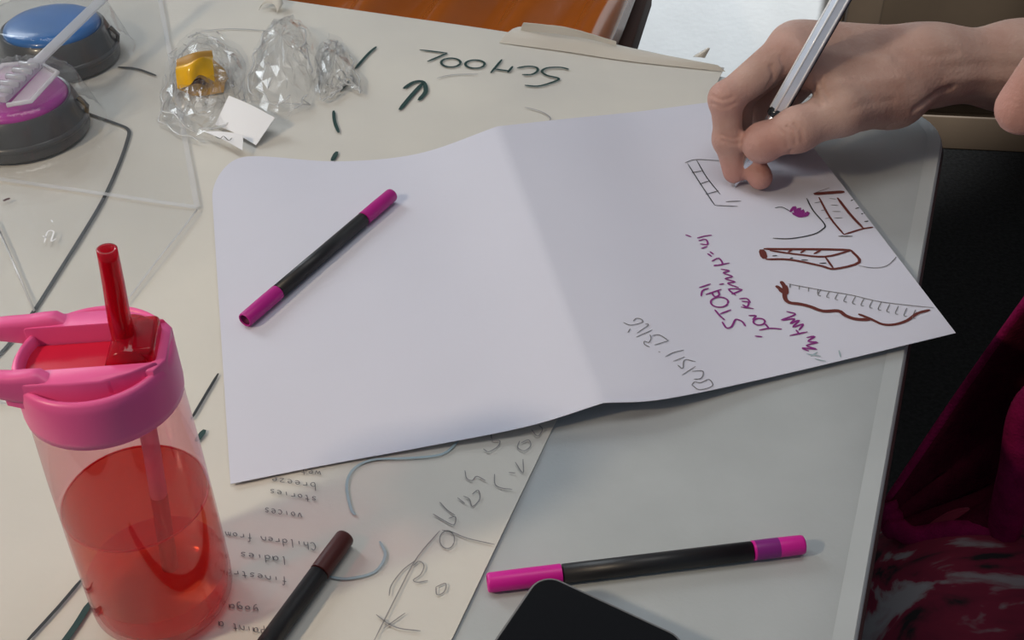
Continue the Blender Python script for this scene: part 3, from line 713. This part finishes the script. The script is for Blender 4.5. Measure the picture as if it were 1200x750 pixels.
# a second layer edge of the pouch that reaches towards the bottle
q2 = [at(-40, 480), at(60, 474), at(232, 252), at(-40, 214)]
G2 = np.array([[(q2[0]*(1-s)+q2[1]*s)*(1-t)+(q2[3]*(1-s)+q2[2]*s)*t+np.array([0, 0, 0.0034+0.0008*noise.noise(Vector((s*5, t*5, 9)))]) for s in np.linspace(0, 1, 20)] for t in np.linspace(0, 1, 20)])
mesh('pouch_flap', gridsurf(G2), M['clear'], pouch)
for row in (G2[0, :], G2[:, -1]):
    mesh('welded_seam', tube(list(row+np.array([0, 0, .0006])), 0.0006, 6), M['seam'], pouch)
mesh('welded_seam', tube([at(-6, 258, .004), at(20, 318, .004), at(40, 364, .004)], 0.0007, 6), M['seam'], pouch)
ink('recycling_mark', [[(52, 285), (56, 272), (63, 272), (60, 283), (66, 280)], [(50, 277), (55, 279)], [(60, 258), (62, 261)]], 1.0, M['tag'], pouch, lambda x, y: at(x, y, 0.0048))
ink('dark_fleck', [[(4, 236), (8, 234), (12, 233)]], 2.4, M['maroon_card'], pouch, lambda x, y: at(x, y, 0.0042))
# strap and buckle
sz = 0.047
sa, sb = at(150, -30, sz+.01), at(44, 72, sz)
d = (sb-sa)/np.linalg.norm(sb-sa); s = np.cross(d, (0, 0, 1)); s /= np.linalg.norm(s)
strap = mesh('strap', box((sa+sb)/2, (np.linalg.norm(sb-sa), 0.0095, 0.0018), np.stack([d, -s, np.cross(d, -s)], 1), 0.0006), M['strap'], pouch)
mesh('strap_stub', box(sb+d*0.003, (0.008, 0.012, 0.004), np.stack([d, -s, np.cross(d, -s)], 1), 0.001), M['strap'], strap)
bk0 = sb+d*0.004
bk = mesh('buckle', box(bk0+d*0.024, (0.046, 0.012, 0.0050), np.stack([d, -s, np.cross(d, -s)], 1), 0.0012), M['strap'], pouch)
for k in range(5):
    mesh('rib', rod(bk0+d*(0.006+0.0085*k)-s*0.0075+(0, 0, .003), bk0+d*(0.006+0.0085*k)+s*0.0075+(0, 0, .003), [(0, 0), (.0022, .0003), (.0022, .0147), (0, .015)], 10), M['strap'], bk)
for sg in (-1, 1):
    fr = [bk0+s*sg*0.007, bk0+s*sg*0.0220+d*0.006, bk0+s*sg*0.0235+d*0.044, bk0+s*sg*0.010+d*0.052]
    mesh('prong', tube(fr, 0.0017, 8), M['seam'], bk)
    ctr = (fr[1]+fr[2])/2*0.5+(fr[0]+fr[3])/2*0.5
    mesh('prong_plate', gridsurf(np.array([[fr[0]-(0, 0, .001), fr[1]-(0, 0, .001)], [fr[3]-(0, 0, .001), fr[2]-(0, 0, .001)]])), M['seam'], bk, smooth=False)

# ------------------------------------------------------------------ crumpled cellophane
def crumple(name, label, outline, top, seed, amp, dome=0.0, cells=13, group='crumpled cellophane wrappers'):
    """irregular faceted film filling an outline given in pixels, with highlights along the creases painted as thin whitish tubes"""
    P = np.array([at(x, y) for x, y in outline]); c = P.mean(0); rg = np.random.default_rng(seed)
    o = thing(name, label, 'wrapper', (c[0], c[1], 0.0018), group)
    def surf(sc, lift, sd):
        r2 = np.random.default_rng(sd); rings, seg = cells, 34
        V = [(c[0], c[1], lift+top)]; F = []
        bd = catmull(np.vstack([P, P[:1]]), seg+1)[:-1]
        for k in range(1, rings+1):
            f = (k/rings)**0.75
            for i in range(seg):
                p = c+(bd[i]-c)*f*sc
                h = lift+top*(1-f**2.2)*(0.55+0.45*dome)+amp*(r2.random()-0.35)*(1-0.6*f)*min(1, f*1.6)+0.006*noise.noise(Vector((p[0]*55+sd, p[1]*55, sd)))
                j = 0.0045*min(1, f*1.5)*(1-0.5*f)
                V.append((p[0]+r2.uniform(-j, j), p[1]+r2.uniform(-j, j), max(h, 0.0046+0.0008*r2.random())))
        for i in range(seg): F.append((0, 1+i, 1+(i+1) % seg))
        for k in range(rings-1):
            for i in range(seg):
                a_, b_ = 1+k*seg+i, 1+k*seg+(i+1) % seg; c_, d_ = a_+seg, b_+seg
                if r2.random() < .5: F += [(a_, c_, d_), (a_, d_, b_)]
                else: F += [(a_, c_, b_), (b_, c_, d_)]
        return V, F
    v = surf(1.0, 0.0, seed); mesh('outer_film', v, M['cello'], o, smooth=False)
    v2 = surf(0.86, 0.003, seed+50); mesh('inner_film', v2, M['cello'], o, smooth=False)
    for k in range(7):
        ring = int(cells*(0.72+0.27*rg.random())); i0 = int(rg.integers(34)); ln = int(rg.integers(4, 11))
        ids = [1+(ring-1)*34+(i0+q_) % 34 for q_ in range(ln)]
        P_ = catmull([np.array(v[0][i])+(0, 0, .0006) for i in ids], ln*3)
        mesh('crease_highlight', tube(list(P_), [0.0002]+[0.0007]*(len(P_)-2)+[0.0002], 6), M['cello_glint'], o)
    for k in range(8):
        F = v[1]; i = rg.integers(len(v[0])//3, len(v[0])-40); pts = [np.array(v[0][i])]
        cur_ = i
        for s_ in range(rg.integers(2, 4)):
            cur_ = min(cur_+(34 if rg.random() < .6 else 1), len(v[0])-1); pts.append(np.array(v[0][cur_]))
        mesh('crease_highlight', tube([p+(0, 0, .0005) for p in pts], [0.0004]+[0.0006]*(len(pts)-2)+[0.0002], 5), M['cello_glint'], o)
    return o
crumple('cellophane_wrapper', 'crumpled clear cellophane around a torn yellow card', [(186, 150), (190, 100), (205, 62), (232, 40), (262, 46), (288, 70), (296, 112), (285, 150), (255, 176), (215, 172)], 0.020, 3, 0.010)
crumple('cellophane_wrapper', 'puffed clear cellophane dome beside the white tag', [(290, 118), (296, 75), (312, 42), (340, 26), (362, 40), (370, 75), (372, 112), (352, 140), (318, 148)], 0.030, 11, 0.005, 0.9, 8)
crumple('cellophane_wrapper', 'small crumpled clear cellophane end by the dashed line', [(366, 110), (370, 66), (386, 46), (402, 52), (414, 80), (428, 116), (408, 108), (394, 122), (376, 126)], 0.018, 23, 0.008, 0.2, 9)
# torn yellow card
yc = at(232, 88)
yl = thing('yellow_card', 'torn folded yellow card lying inside crumpled cellophane', 'card', (yc[0], yc[1], 0.0018))
flap('card_face', [at(208, 104, .008), at(222, 100, .014), at(234, 88, .018), at(252, 96, .010)], [at(207, 78, .020), at(222, 74, .026), at(238, 68, .028), at(250, 66, .022)], M['yellow'], yl, 0.0008, 22, 10, 0.006)
flap('card_lid', [at(207, 80, .019), at(228, 72, .026), at(250, 67, .022)], [at(208, 70, .021), at(228, 62, .026), at(248, 60, .020)], M['yellow_dark'], yl, 0.0008, 14, 5, 0.003)
flap('card_inside', [at(212, 106, .006), at(228, 98, .010), at(240, 100, .008)], [at(224, 97, .011), at(234, 91, .014), at(244, 98, .009)], M['maroon_card'], yl, 0.0006, 12, 4, 0.001)
flap('card_base', [at(206, 102, .003), at(230, 112, .003), at(262, 108, .003)], [at(250, 70, .006), at(262, 80, .006), at(268, 92, .005)], M['yellow_dark'], yl, 0.0006, 14, 6, 0.003)
def slip(label, quad, zz, text=None):
    Pq = [at(x, y, z) for (x, y), z in zip(quad, zz)]
    Gq = np.array([[(Pq[0]*(1-s)+Pq[1]*s)*(1-t)+(Pq[3]*(1-s)+Pq[2]*s)*t+np.array([0, 0, .0012*math.sin(math.pi*s)]) for s in np.linspace(0, 1, 12)] for t in np.linspace(0, 1, 8)])
    o = mesh('paper_tag', gridsurf(Gq, 0.0004), M['tag'], origin=tuple((Pq[0]+Pq[2])/2), smooth=False, label=label, cat='tag', group='paper tags among the cellophane')
    if text: ink('tag_print', text, 0.6, M['ink_black'], o, lambda x, y: at(x, y, zz[0]+.0030))
    return o
slip('folded white paper tag rising between the cellophane pieces', [(252, 146), (300, 170), (322, 138), (268, 112)], (.004, .004, .014, .016))
slip('narrow white paper tag with small printed text', [(236, 153), (284, 176), (285, 158), (240, 154)], (.008, .008, .012, .008), [[(252, 160), (258, 163), (262, 160), (268, 165), (272, 162)]])

# ------------------------------------------------------------------ pen
ptip = at(861, 219, 0.0042); pup = at(970, 27, 0.112); pd = (pup-ptip)/np.linalg.norm(pup-ptip)
pen = thing('ballpoint_pen', 'clear and silver ballpoint pen held in the writing hand', 'pen', tuple(ptip))
PL = 0.150
mesh('tip_cone', rod(ptip, ptip+pd, [(0, 0), (.0008, .0003), (.0011, .003), (.0022, .006), (.0040, .016), (.0048, .020), (.0048, .024)], 24), M['silver'], pen)
sharp(mesh('grip', rod(ptip, ptip+pd, [(.0047, .022), (.0051, .024), (.0051, .052), (.0045, .054), (0, .054)], 24), M['silver'], pen), 30)
sharp(mesh('barrel', rod(ptip, ptip+pd, [(.0042, .053), (.0056, .056), (.0056, PL), (.0040, PL+.002), (0, PL+.002)], 6), M['pen_clear'], pen), 25)
RPN = frame(pd)
for k in range(6):
    a_ = math.pi/3*k; off = (RPN[:, 0]*math.cos(a_)+RPN[:, 1]*math.sin(a_))*.0055
    mesh('barrel_ridge', tube([ptip+pd*.058+off, ptip+pd*(PL-.002)+off], .0007, 8), M['pen_ridge'] if k != 4 else M['pen_dark'], pen)
mesh('collar', rod(ptip, ptip+pd, [(.0050, .0535), (.0058, .0545), (.0058, .058), (.0050, .059)], 24), M['pen_dark'], pen)
mesh('end_cap', rod(ptip, ptip+pd, [(.0058, PL-.003), (.0060, PL), (.0050, PL+.006), (0, PL+.007)], 24), M['silver'], pen)

# ------------------------------------------------------------------ the person (signed distance body -> one surface)
class Field:
    def __init__(s, X, Y, Z):
        s.ax = [np.asarray(X, np.float32), np.asarray(Y, np.float32), np.asarray(Z, np.float32)]
        s.d = np.full((len(X), len(Y), len(Z)), 1.0, np.float32)
    def _sub(s, lo, hi):
        sl = []
        for a_, l, h in zip(s.ax, lo, hi): sl.append(slice(max(0, int(np.searchsorted(a_, l))-1), min(len(a_), int(np.searchsorted(a_, h))+1)))
        g = np.meshgrid(*[a_[q_] for a_, q_ in zip(s.ax, sl)], indexing='ij')
        return tuple(sl), g
    def _blend(s, sl, dn, k, cut=False):
        o = s.d[sl]
        if cut:
            h = np.maximum(k-np.abs(-dn-o), 0)/k; s.d[sl] = np.maximum(o, -dn)+h*h*k*.25
        else:
            h = np.maximum(k-np.abs(dn-o), 0)/k; s.d[sl] = np.minimum(o, dn)-h*h*k*.25
    def cone(s, a_, b_, ra, rb, k=.006, cut=False):
        a_ = np.asarray(a_, float); b_ = np.asarray(b_, float); mg = max(ra, rb)+k+.02
        sl, (x, y, z) = s._sub(np.minimum(a_, b_)-mg, np.maximum(a_, b_)+mg)
        if x.size == 0: return
        v = b_-a_; L2 = v@v+1e-12
        t = np.clip(((x-a_[0])*v[0]+(y-a_[1])*v[1]+(z-a_[2])*v[2])/L2, 0, 1)
        dn = np.sqrt((x-a_[0]-t*v[0])**2+(y-a_[1]-t*v[1])**2+(z-a_[2]-t*v[2])**2)-(ra+(rb-ra)*t)
        s._blend(sl, dn, k, cut)
    def chain(s, P, R, k=.006):
        for i in range(len(P)-1): s.cone(P[i], P[i+1], R[i], R[i+1], k)
    def ell(s, c, r, Rm=None, k=.01, cut=False):
        c = np.asarray(c, float); mg = max(r)+k+.02; sl, (x, y, z) = s._sub(c-mg, c+mg)
        if x.size == 0: return
        Rm = np.eye(3) if Rm is None else np.asarray(Rm)
        q_ = [(x-c[0])*Rm[0, i]+(y-c[1])*Rm[1, i]+(z-c[2])*Rm[2, i] for i in range(3)]
        k0 = np.sqrt(sum((q_[i]/r[i])**2 for i in range(3))); k1 = np.sqrt(sum((q_[i]/r[i]**2)**2 for i in range(3)))+1e-9
        s._blend(sl, k0*(k0-1)/k1, k, cut)
    def mesh(s, smooth_it=2):
        d = s.d; X, Y, Z = s.ax; ins = d < 0
        nx, ny, nz = d.shape
        acc = np.zeros((nx-1, ny-1, nz-1, 3), np.float32); cnt = np.zeros((nx-1, ny-1, nz-1), np.float32)
        quads = []
        for axn in range(3):
            sl0 = [slice(None)]*3; sl1 = [slice(None)]*3; sl0[axn] = slice(0, -1); sl1[axn] = slice(1, None)
            I = np.argwhere(ins[tuple(sl0)] != ins[tuple(sl1)])
            if len(I) == 0: continue
            J = I.copy(); J[:, axn] += 1
            d0 = d[I[:, 0], I[:, 1], I[:, 2]]; d1 = d[J[:, 0], J[:, 1], J[:, 2]]; t = (d0/(d0-d1))[:, None]
            p0 = np.stack([X[I[:, 0]], Y[I[:, 1]], Z[I[:, 2]]], 1); p1 = np.stack([X[J[:, 0]], Y[J[:, 1]], Z[J[:, 2]]], 1)
            p = p0+(p1-p0)*t
            o1, o2 = [q_ for q_ in range(3) if q_ != axn]
            cells = []
            for u_, v_ in ((-1, -1), (0, -1), (0, 0), (-1, 0)):
                C_ = I.copy(); C_[:, o1] += u_; C_[:, o2] += v_; cells.append(C_)
                ok = np.all((C_ >= 0) & (C_ < np.array(cnt.shape)), 1)
                np.add.at(acc, (C_[ok, 0], C_[ok, 1], C_[ok, 2]), p[ok]); np.add.at(cnt, (C_[ok, 0], C_[ok, 1], C_[ok, 2]), 1)
            allok = np.all([np.all((C_ >= 0) & (C_ < np.array(cnt.shape)), 1) for C_ in cells], 0)
            flip = (d0 < 0) ^ (axn == 1)
            ids = np.stack([np.ravel_multi_index(tuple(np.clip(C_, 0, np.array(cnt.shape)-1).T), cnt.shape) for C_ in cells], 1)
            ids = np.where(flip[:, None], ids, ids[:, ::-1]); quads.append(ids[allok])
        Q = np.vstack(quads); used, inv = np.unique(Q, return_inverse=True); Q = inv.reshape(Q.shape)
        V = (acc.reshape(-1, 3)/np.maximum(cnt.reshape(-1, 1), 1))[used].astype(float)
        for _ in range(smooth_it):
            s_ = np.zeros_like(V); n_ = np.zeros(len(V))
            for a_, b_ in ((0, 1), (1, 2), (2, 3), (3, 0)):
                np.add.at(s_, Q[:, a_], V[Q[:, b_]]); np.add.at(n_, Q[:, a_], 1)
                np.add.at(s_, Q[:, b_], V[Q[:, a_]]); np.add.at(n_, Q[:, b_], 1)
            V = V*.4+.6*s_/n_[:, None]
        return V, Q
def mesh_np(name, VQ, m, par, **k):
    V, Q = VQ; org = ORG[par.name]; me = bpy.data.meshes.new(name); nq_ = len(Q)
    me.vertices.add(len(V)); me.vertices.foreach_set('co', (V-org).astype(np.float32).ravel())
    me.loops.add(nq_*4); me.loops.foreach_set('vertex_index', Q.astype(np.int32).ravel())
    me.polygons.add(nq_); me.polygons.foreach_set('loop_start', np.arange(0, nq_*4, 4, dtype=np.int32))
    me.polygons.foreach_set('use_smooth', [True]*nq_)
    me.update(calc_edges=True); me.validate(); me.materials.append(m)
    o = bpy.data.objects.new(name, me); COL.objects.link(o); o.parent = par; ORG[o.name] = org
    return o
def steps(*seg):
    out = []
    for a_, b_, h in seg: out += list(np.arange(a_, b_-h*.5, h))
    out.append(seg[-1][1]); return np.array(out)

person = thing('person', 'person in magenta fleece leaning over the table writing with a pen', 'person', (0.45, 0.44, FZ))

# --- joints of the writing hand (right hand, thumb towards the viewer)
def pp(s_): return ptip+pd*s_
view = pp(.05)-np.array([0, 0, CAM_H]); view /= np.linalg.norm(view)
I_m = at(924, 58, .084); I_p = at(851, 116, .061); I_d = at(853, 163, .0345); I_t = at(861, 201, .0130)
M_m = I_m+np.array([.012, .022, -.007]); M_p = I_p+np.array([.012, .022, -.010]); M_d = I_d+np.array([.010, .016, -.009]); M_t = at(891, 208, .0138)
R_m = M_m+np.array([.012, .018, -.015]); R_p = M_p+np.array([.016, .018, -.014]); R_d = np.array([R_p[0]+.006, R_p[1]-.010, .0175]); R_t = R_d+np.array([.019, -.008, -.002])
K_m = R_m+np.array([.012, .012, -.016]); K_p = R_p+np.array([.018, .012, -.006]); K_p[2] = .0225; K_d = K_p+np.array([.006, -.010, -.007]); K_t = K_d+np.array([.015, -.008, -.001])
T_t = at(897, 165, .0400); T_i = at(934, 152, .0500); T_m = at(985, 129, .0580); T_c = at(1046, 108, .0540)
W_a = at(1082, 76, .064); W_b = W_a+np.array([.012, .024, -.016])
F_a = at(1190, 70, .062); F_b = F_a+np.array([.008, .020, -.022])
E_c = np.array([.57, .835, .03])

head_p = math.radians(20)
HF = np.array([-math.cos(head_p), 0, -math.sin(head_p)]); HU = np.array([-math.sin(head_p), 0, math.cos(head_p)]); HS = np.array([0, 1.0, 0])
nose = at(1198, 127, .170); HC = nose-HF*.113+HU*.020
def hp(f_, u_, s_=0.0): return HC+HF*f_+HU*u_+HS*s_
HR = np.stack([HF, HS, HU], 1)
neck0 = np.array([.52, .455, .13]); shR = np.array([.58, .61, .11]); shL = np.array([.60, .28, .11]); hip = np.array([.80, .44, -.20])

fld = Field(steps((.10, .40, .0012), (.40, .53, .004), (.53, .95, .011)), steps((.14, .27, .009), (.27, .38, .004), (.38, .645, .0030), (.645, .80, .0012), (.80, .92, .006)),
            steps((-.74, -.17, .013), (-.17, -.09, .004), (-.09, -.0, .013), (0, .110, .0012), (.110, .36, .0032)))
# palm and back of the hand
for mc, ra in ((I_m, .0135), (M_m, .0135), (R_m, .0125), (K_m, .0115)):
    fld.cone(W_a*.6+W_b*.4, mc, .0200, ra, .014)
fld.cone(W_a*.6+W_b*.4, (I_m+M_m)/2, .019, .0145, .014)
fld.cone(T_c, I_m*.6+T_m*.4, .016, .0105, .014)                      # web between thumb and forefinger
fld.chain([W_a, T_c, T_m], [.0205, .0215, .0165], .012)
fld.chain([T_m, T_i, T_t], [.0160, .0128, .0118], .006)
fld.ell(T_t+(T_t-T_i)*.12+np.array([0, 0, -.001]), (.0128, .0128, .0128), None, .006)
fld.ell(T_i, (.0135, .0135, .0135), None, .006)
fld.chain([W_b, K_m*.5+W_b*.5+np.array([0, .002, -.010]), K_m], [.0200, .0185, .0125], .012)
for J_, R_ in (([I_m, I_p, I_d, I_t], [.0135, .0105, .0092, .0080]), ([M_m, M_p, M_d, M_t], [.0132, .0105, .0092, .0082]),
               ([R_m, R_p, R_d, R_t], [.0125, .0100, .0088, .0078]), ([K_m, K_p, K_d, K_t], [.0112, .0088, .0078, .0070])):
    fld.chain(J_, R_, .0035)
    for q_, rr in ((1, .0112), (2, .0095)): fld.ell(J_[q_], (R_[q_]*1.06,)*3, None, .004)
# wrist, forearm, upper arm
fld.chain([W_a, F_a, E_c+np.array([0, -.01, .012])], [.0212, .0232, .040], .018)
fld.chain([W_b, F_b, E_c], [.0203, .0222, .038], .018)
fld.chain([E_c, shR], [.042, .052], .02)
# head
fld.ell(hp(-.022, .036), (.098, .077, .092), HR, .03)
fld.ell(hp(.030, -.035), (.064, .060, .080), HR, .03)
fld.ell(hp(.066, -.098), (.024, .026, .020), HR, .02)
fld.cone(hp(.074, .046, -.030), hp(.074, .046, .030), .020, .020, .018)
fld.cone(hp(.088, .018), hp(.113, -.020), .0085, .0125, .010)
for s_ in (-1, 1):
    fld.ell(hp(.099, -.024, .0135*s_), (.009, .008, .008), HR, .006)
    fld.ell(hp(.058, -.018, .042*s_), (.030, .026, .028), HR, .02)
    fld.ell(hp(.092, .010, .031*s_), (.012, .015, .010), HR, .010, True)
    fld.ell(hp(-.005, .000, .078*s_), (.018, .008, .031), HR, .006)
fld.cone(hp(.088, -.049, -.018), hp(.088, -.049, .018), .0075, .0075, .006)
fld.cone(hp(.086, -.061, -.015), hp(.086, -.061, .015), .0085, .0085, .006)
fld.cone(hp(-.030, -.050), neck0, .052, .060, .03)
# torso, left arm, legs
fld.cone(shR, shL, .062, .062, .05); fld.cone(neck0, hip+np.array([0, 0, .03]), .085, .13, .08)
fld.cone(hip+np.array([0, .08, 0]), hip-np.array([0, .08, 0]), .10, .10, .05)
fld.chain([shL, (.585, .235, -.09), (.47, .335, -.125)], [.050, .040, .026], .02)
fld.ell((.448, .350, -.130), (.036, .034, .016), None, .02)
for k, (x_, y_, l_) in enumerate(((.425, .328, .060), (.420, .345, .068), (.422, .362, .064), (.430, .378, .050))):
    dx_ = np.array([-.90, .30+.06*k, 0]); p0 = np.array([x_, y_, -.132]); p1 = p0+dx_*l_*.55+(0, 0, .004); p2 = p0+dx_*l_+(0, 0, -.010)
    fld.chain([p0, p1, p2], [.0100, .0092, .0078], .004)
fld.chain([(.455, .325, -.130), (.425, .305, -.132), (.400, .308, -.136)], [.013, .0105, .0088], .005)
for y_ in (.355, .505):
    fld.chain([hip+np.array([0, y_-.44, -.02]), (.315, y_, -.238), (.315, y_, -.44), (.36, y_, -.66)], [.085, .058, .050, .036], .03)
    fld.ell((.335, y_, -.700), (.085, .036, .032), None, .03)
BV, BQ = fld.mesh(3)
# sculpt skin folds: find each fold on the surface, then press the nearby vertices in (or out)
def normals(V, Q):
    n_ = np.cross(V[Q[:, 2]]-V[Q[:, 0]], V[Q[:, 3]]-V[Q[:, 1]]); N_ = np.zeros_like(V)
    for k in range(4): np.add.at(N_, Q[:, k], n_)
    return N_/(np.linalg.norm(N_, axis=1, keepdims=True)+1e-12)
BN = normals(BV, BQ)
sel = np.where((BV[:, 0] < .40) & (BV[:, 1] > .62) & (BV[:, 2] > -.01))[0]
remap = -np.ones(len(BV), int); remap[sel] = np.arange(len(sel)); hq = remap[BQ]; hq = hq[(hq >= 0).all(1)]
hb = BVHTree.FromPolygons(BV[sel].tolist(), hq.tolist())
def fold(pts, depth, wid):
    P = []
    for x, y in catmull(np.array(pts, float), max(6, 6*len(pts))):
        h = hb.ray_cast(Vector((0, 0, CAM_H)), Vector(at(x, y)-np.array([0, 0, CAM_H])).normalized())
        if h[0] is not None: P.append(np.array(h[0]))
    if len(P) < 2: return
    P = np.array(P); dm = np.full(len(sel), 9.0); S_ = BV[sel]
    for i in range(len(P)-1):
        if np.linalg.norm(P[i+1]-P[i]) > .02: continue
        v = P[i+1]-P[i]; t = np.clip(((S_-P[i])@v)/(v@v+1e-12), 0, 1)
        dm = np.minimum(dm, np.linalg.norm(S_-P[i]-t[:, None]*v, axis=1))
    BV[sel] -= BN[sel]*(depth*np.exp(-(dm/wid)**2))[:, None]
for pts, dp, wd in (([(1072, 128), (1088, 117), (1102, 107), (1116, 102)], .0022, .0022), ([(904, 78), (906, 90), (899, 103)], .0016, .0016), ([(915, 68), (919, 80), (916, 90)], .0010, .0014),
    ([(922, 148), (930, 156), (932, 168)], .0010, .0012), ([(931, 145), (938, 154), (941, 165)], .0010, .0012), ([(914, 152), (920, 160), (922, 172)], .0007, .0011),
    ([(962, 122), (955, 112), (952, 92)], .0014, .0018), ([(972, 118), (966, 106), (962, 92)], .0009, .0014), ([(845, 158), (856, 162), (870, 160)], .0008, .0011), ([(846, 165), (857, 168), (870, 167)], .0007, .0011),
    ([(834, 112), (846, 117), (858, 114)], .0008, .0012), ([(834, 121), (848, 126), (862, 121)], .0008, .0012), ([(1008, 165), (1030, 157), (1044, 146)], .0010, .0014),
    ([(903, 192), (918, 187), (928, 176)], .0009, .0013), ([(1000, 128), (1020, 120), (1046, 118)], .0007, .003), ([(1060, 60), (1090, 66), (1120, 62)], .0008, .003),
    ([(940, 56), (985, 66), (1040, 70)], -.0013, .0045), ([(1110, 96), (1150, 92), (1195, 96)], -.0010, .004), ([(1110, 78), (1150, 76), (1195, 78)], .0008, .004), ([(985, 92), (1020, 96), (1060, 92)], -.0009, .004)):
    fold(pts, dp, wd)
body = mesh_np('body', (BV, BQ), M['skin'], person)
fl = np.zeros(len(BV))
for c_, rr in ((I_t, .016), (M_t, .016), (R_t, .016), (T_t, .017), (I_p, .013), (I_d, .010), (T_i, .012), (M_p, .012), (I_m, .012), (nose, .022), (hp(.06, -.02, .045), .03), (hp(.06, -.02, -.045), .03)):
    fl = np.maximum(fl, np.exp(-(np.linalg.norm(BV-c_, axis=1)/rr)**2))
at_ = body.data.attributes.new('flush', 'FLOAT', 'POINT'); at_.data.foreach_set('value', fl.astype(np.float32))
for s_ in (-1, 1):
    mesh('eye', xf(lathe([(0, -.0105), (.006, -.0088), (.0100, -.003), (.0105, 0), (.0100, .003), (.006, .0088), (0, .0105)], 18), None, hp(.0745, .010, .031*s_)), M['eye'], person)
    mesh('iris', xf(lathe([(0, .0112), (.0030, .0108), (.0048, .0100), (.0050, .0092)], 16), np.stack([HS, np.cross(HF*.9-HU*.42, HS), HF*.9-HU*.42], 1), hp(.0745, .010, .031*s_)), M['hair'], person)
    mesh('eyebrow', tube([hp(.091, .044, .014*s_), hp(.092, .050, .030*s_), hp(.080, .046, .048*s_)], [.002, .0035, .0015], 8), M['hair'], person)
hf = Field(steps((.16, .62, .007)), steps((.34, .62, .007)), steps((.02, .40, .007)))
hf.ell(hp(-.032, .042), (.101, .084, .095), HR, .03); hf.ell(hp(-.070, -.020), (.055, .076, .075), HR, .03)
hf.cone(hp(-.07, -.03, .03), hp(-.10, -.11, .02), .045, .03, .03); hf.cone(hp(-.07, -.03, -.03), hp(-.10, -.11, -.02), .045, .03, .03)
hf.ell(hp(.085, -.02), (.085, .10, .090), HR, .012, True)
mesh_np('hair', hf.mesh(1), M['hair'], person)
# clothing
cf = Field(steps((.40, .97, .009)), steps((.12, .92, .009)), steps((-.36, .24, .009)))
cf.chain([E_c*.75+shR*.25, shR], [.054, .066], .03); cf.cone(shR, shL, .075, .075, .05); cf.cone(neck0+np.array([.02, 0, -.02]), hip+np.array([0, 0, .03]), .098, .150, .08)
cf.cone(hip+np.array([0, .08, 0]), hip-np.array([0, .08, 0]), .115, .115, .05); cf.chain([shL, (.590, .235, -.09), (.50, .31, -.125)], [.064, .055, .042], .03)
mesh_np('fleece_jacket', cf.mesh(1), M['fleece'], person)
sf = Field(steps((.20, .94, .008)), steps((.22, .64, .008)), steps((-.46, -.08, .008)))
for y_ in (.355, .505): sf.chain([hip+np.array([0, y_-.44, -.02]), (.305, y_, -.235), (.300, y_, -.40)], [.100, .074, .070], .04)
sf.cone((.70, .43, -.23), (.35, .43, -.245), .08, .06, .05)
mesh_np('printed_skirt', sf.mesh(1), M['skirt'], person)
for y_ in (.355, .505):
    shf = Field(steps((.22, .46, .006)), steps((y_-.07, y_+.07, .006)), steps((-.739, -.60, .006)))
    shf.ell((.33, y_, -.706), (.098, .044, .036), None, .02); shf.cone((.372, y_, -.69), (.372, y_, -.65), .044, .044, .02)
    mesh_np('shoe', shf.mesh(1), M['shoe'], person)
# open fleece front hanging past the table edge into the lap
def px3(l): return [at(*q_) for q_ in l]
e0 = px3([(1300, 225, .10), (1200, 358, .0), (1120, 470, -.09), (1038, 592, -.155)])
e1 = px3([(1320, 300, .06), (1225, 420, -.05), (1150, 520, -.13), (1044, 612, -.165)])
e2 = px3([(1330, 380, .03), (1235, 480, -.07), (1170, 575, -.155), (1060, 628, -.166)])
e3 = px3([(1330, 420, .03), (1215, 470, -.03), (1190, 560, -.10), (1175, 625, -.155)])
E = [catmull(e, 30) for e in (e0, e1, e2, e3)]
Gs = np.array([catmull([E[k][i] for k in range(4)], 26) for i in range(30)])
for i in range(30):
    for j in range(26): Gs[i, j, 2] += 0.004*math.sin(j*.9+i*.25)*math.sin(math.pi*j/25)
fr_ = mesh('fleece_front', gridsurf(Gs, 0.004), M['fleece_shade'], person)
mesh('fleece_hem', tube(list(Gs[:, 0]), 0.0032, 10), M['fleece'], fr_)
mesh('fleece_hem', tube(list(Gs[-1, :]+np.array([0, 0, .003])), 0.007, 10), M['fleece'], fr_)
mesh('fleece_hem', tube(list(Gs[:, -1]), 0.011, 10), M['fleece'], fr_)
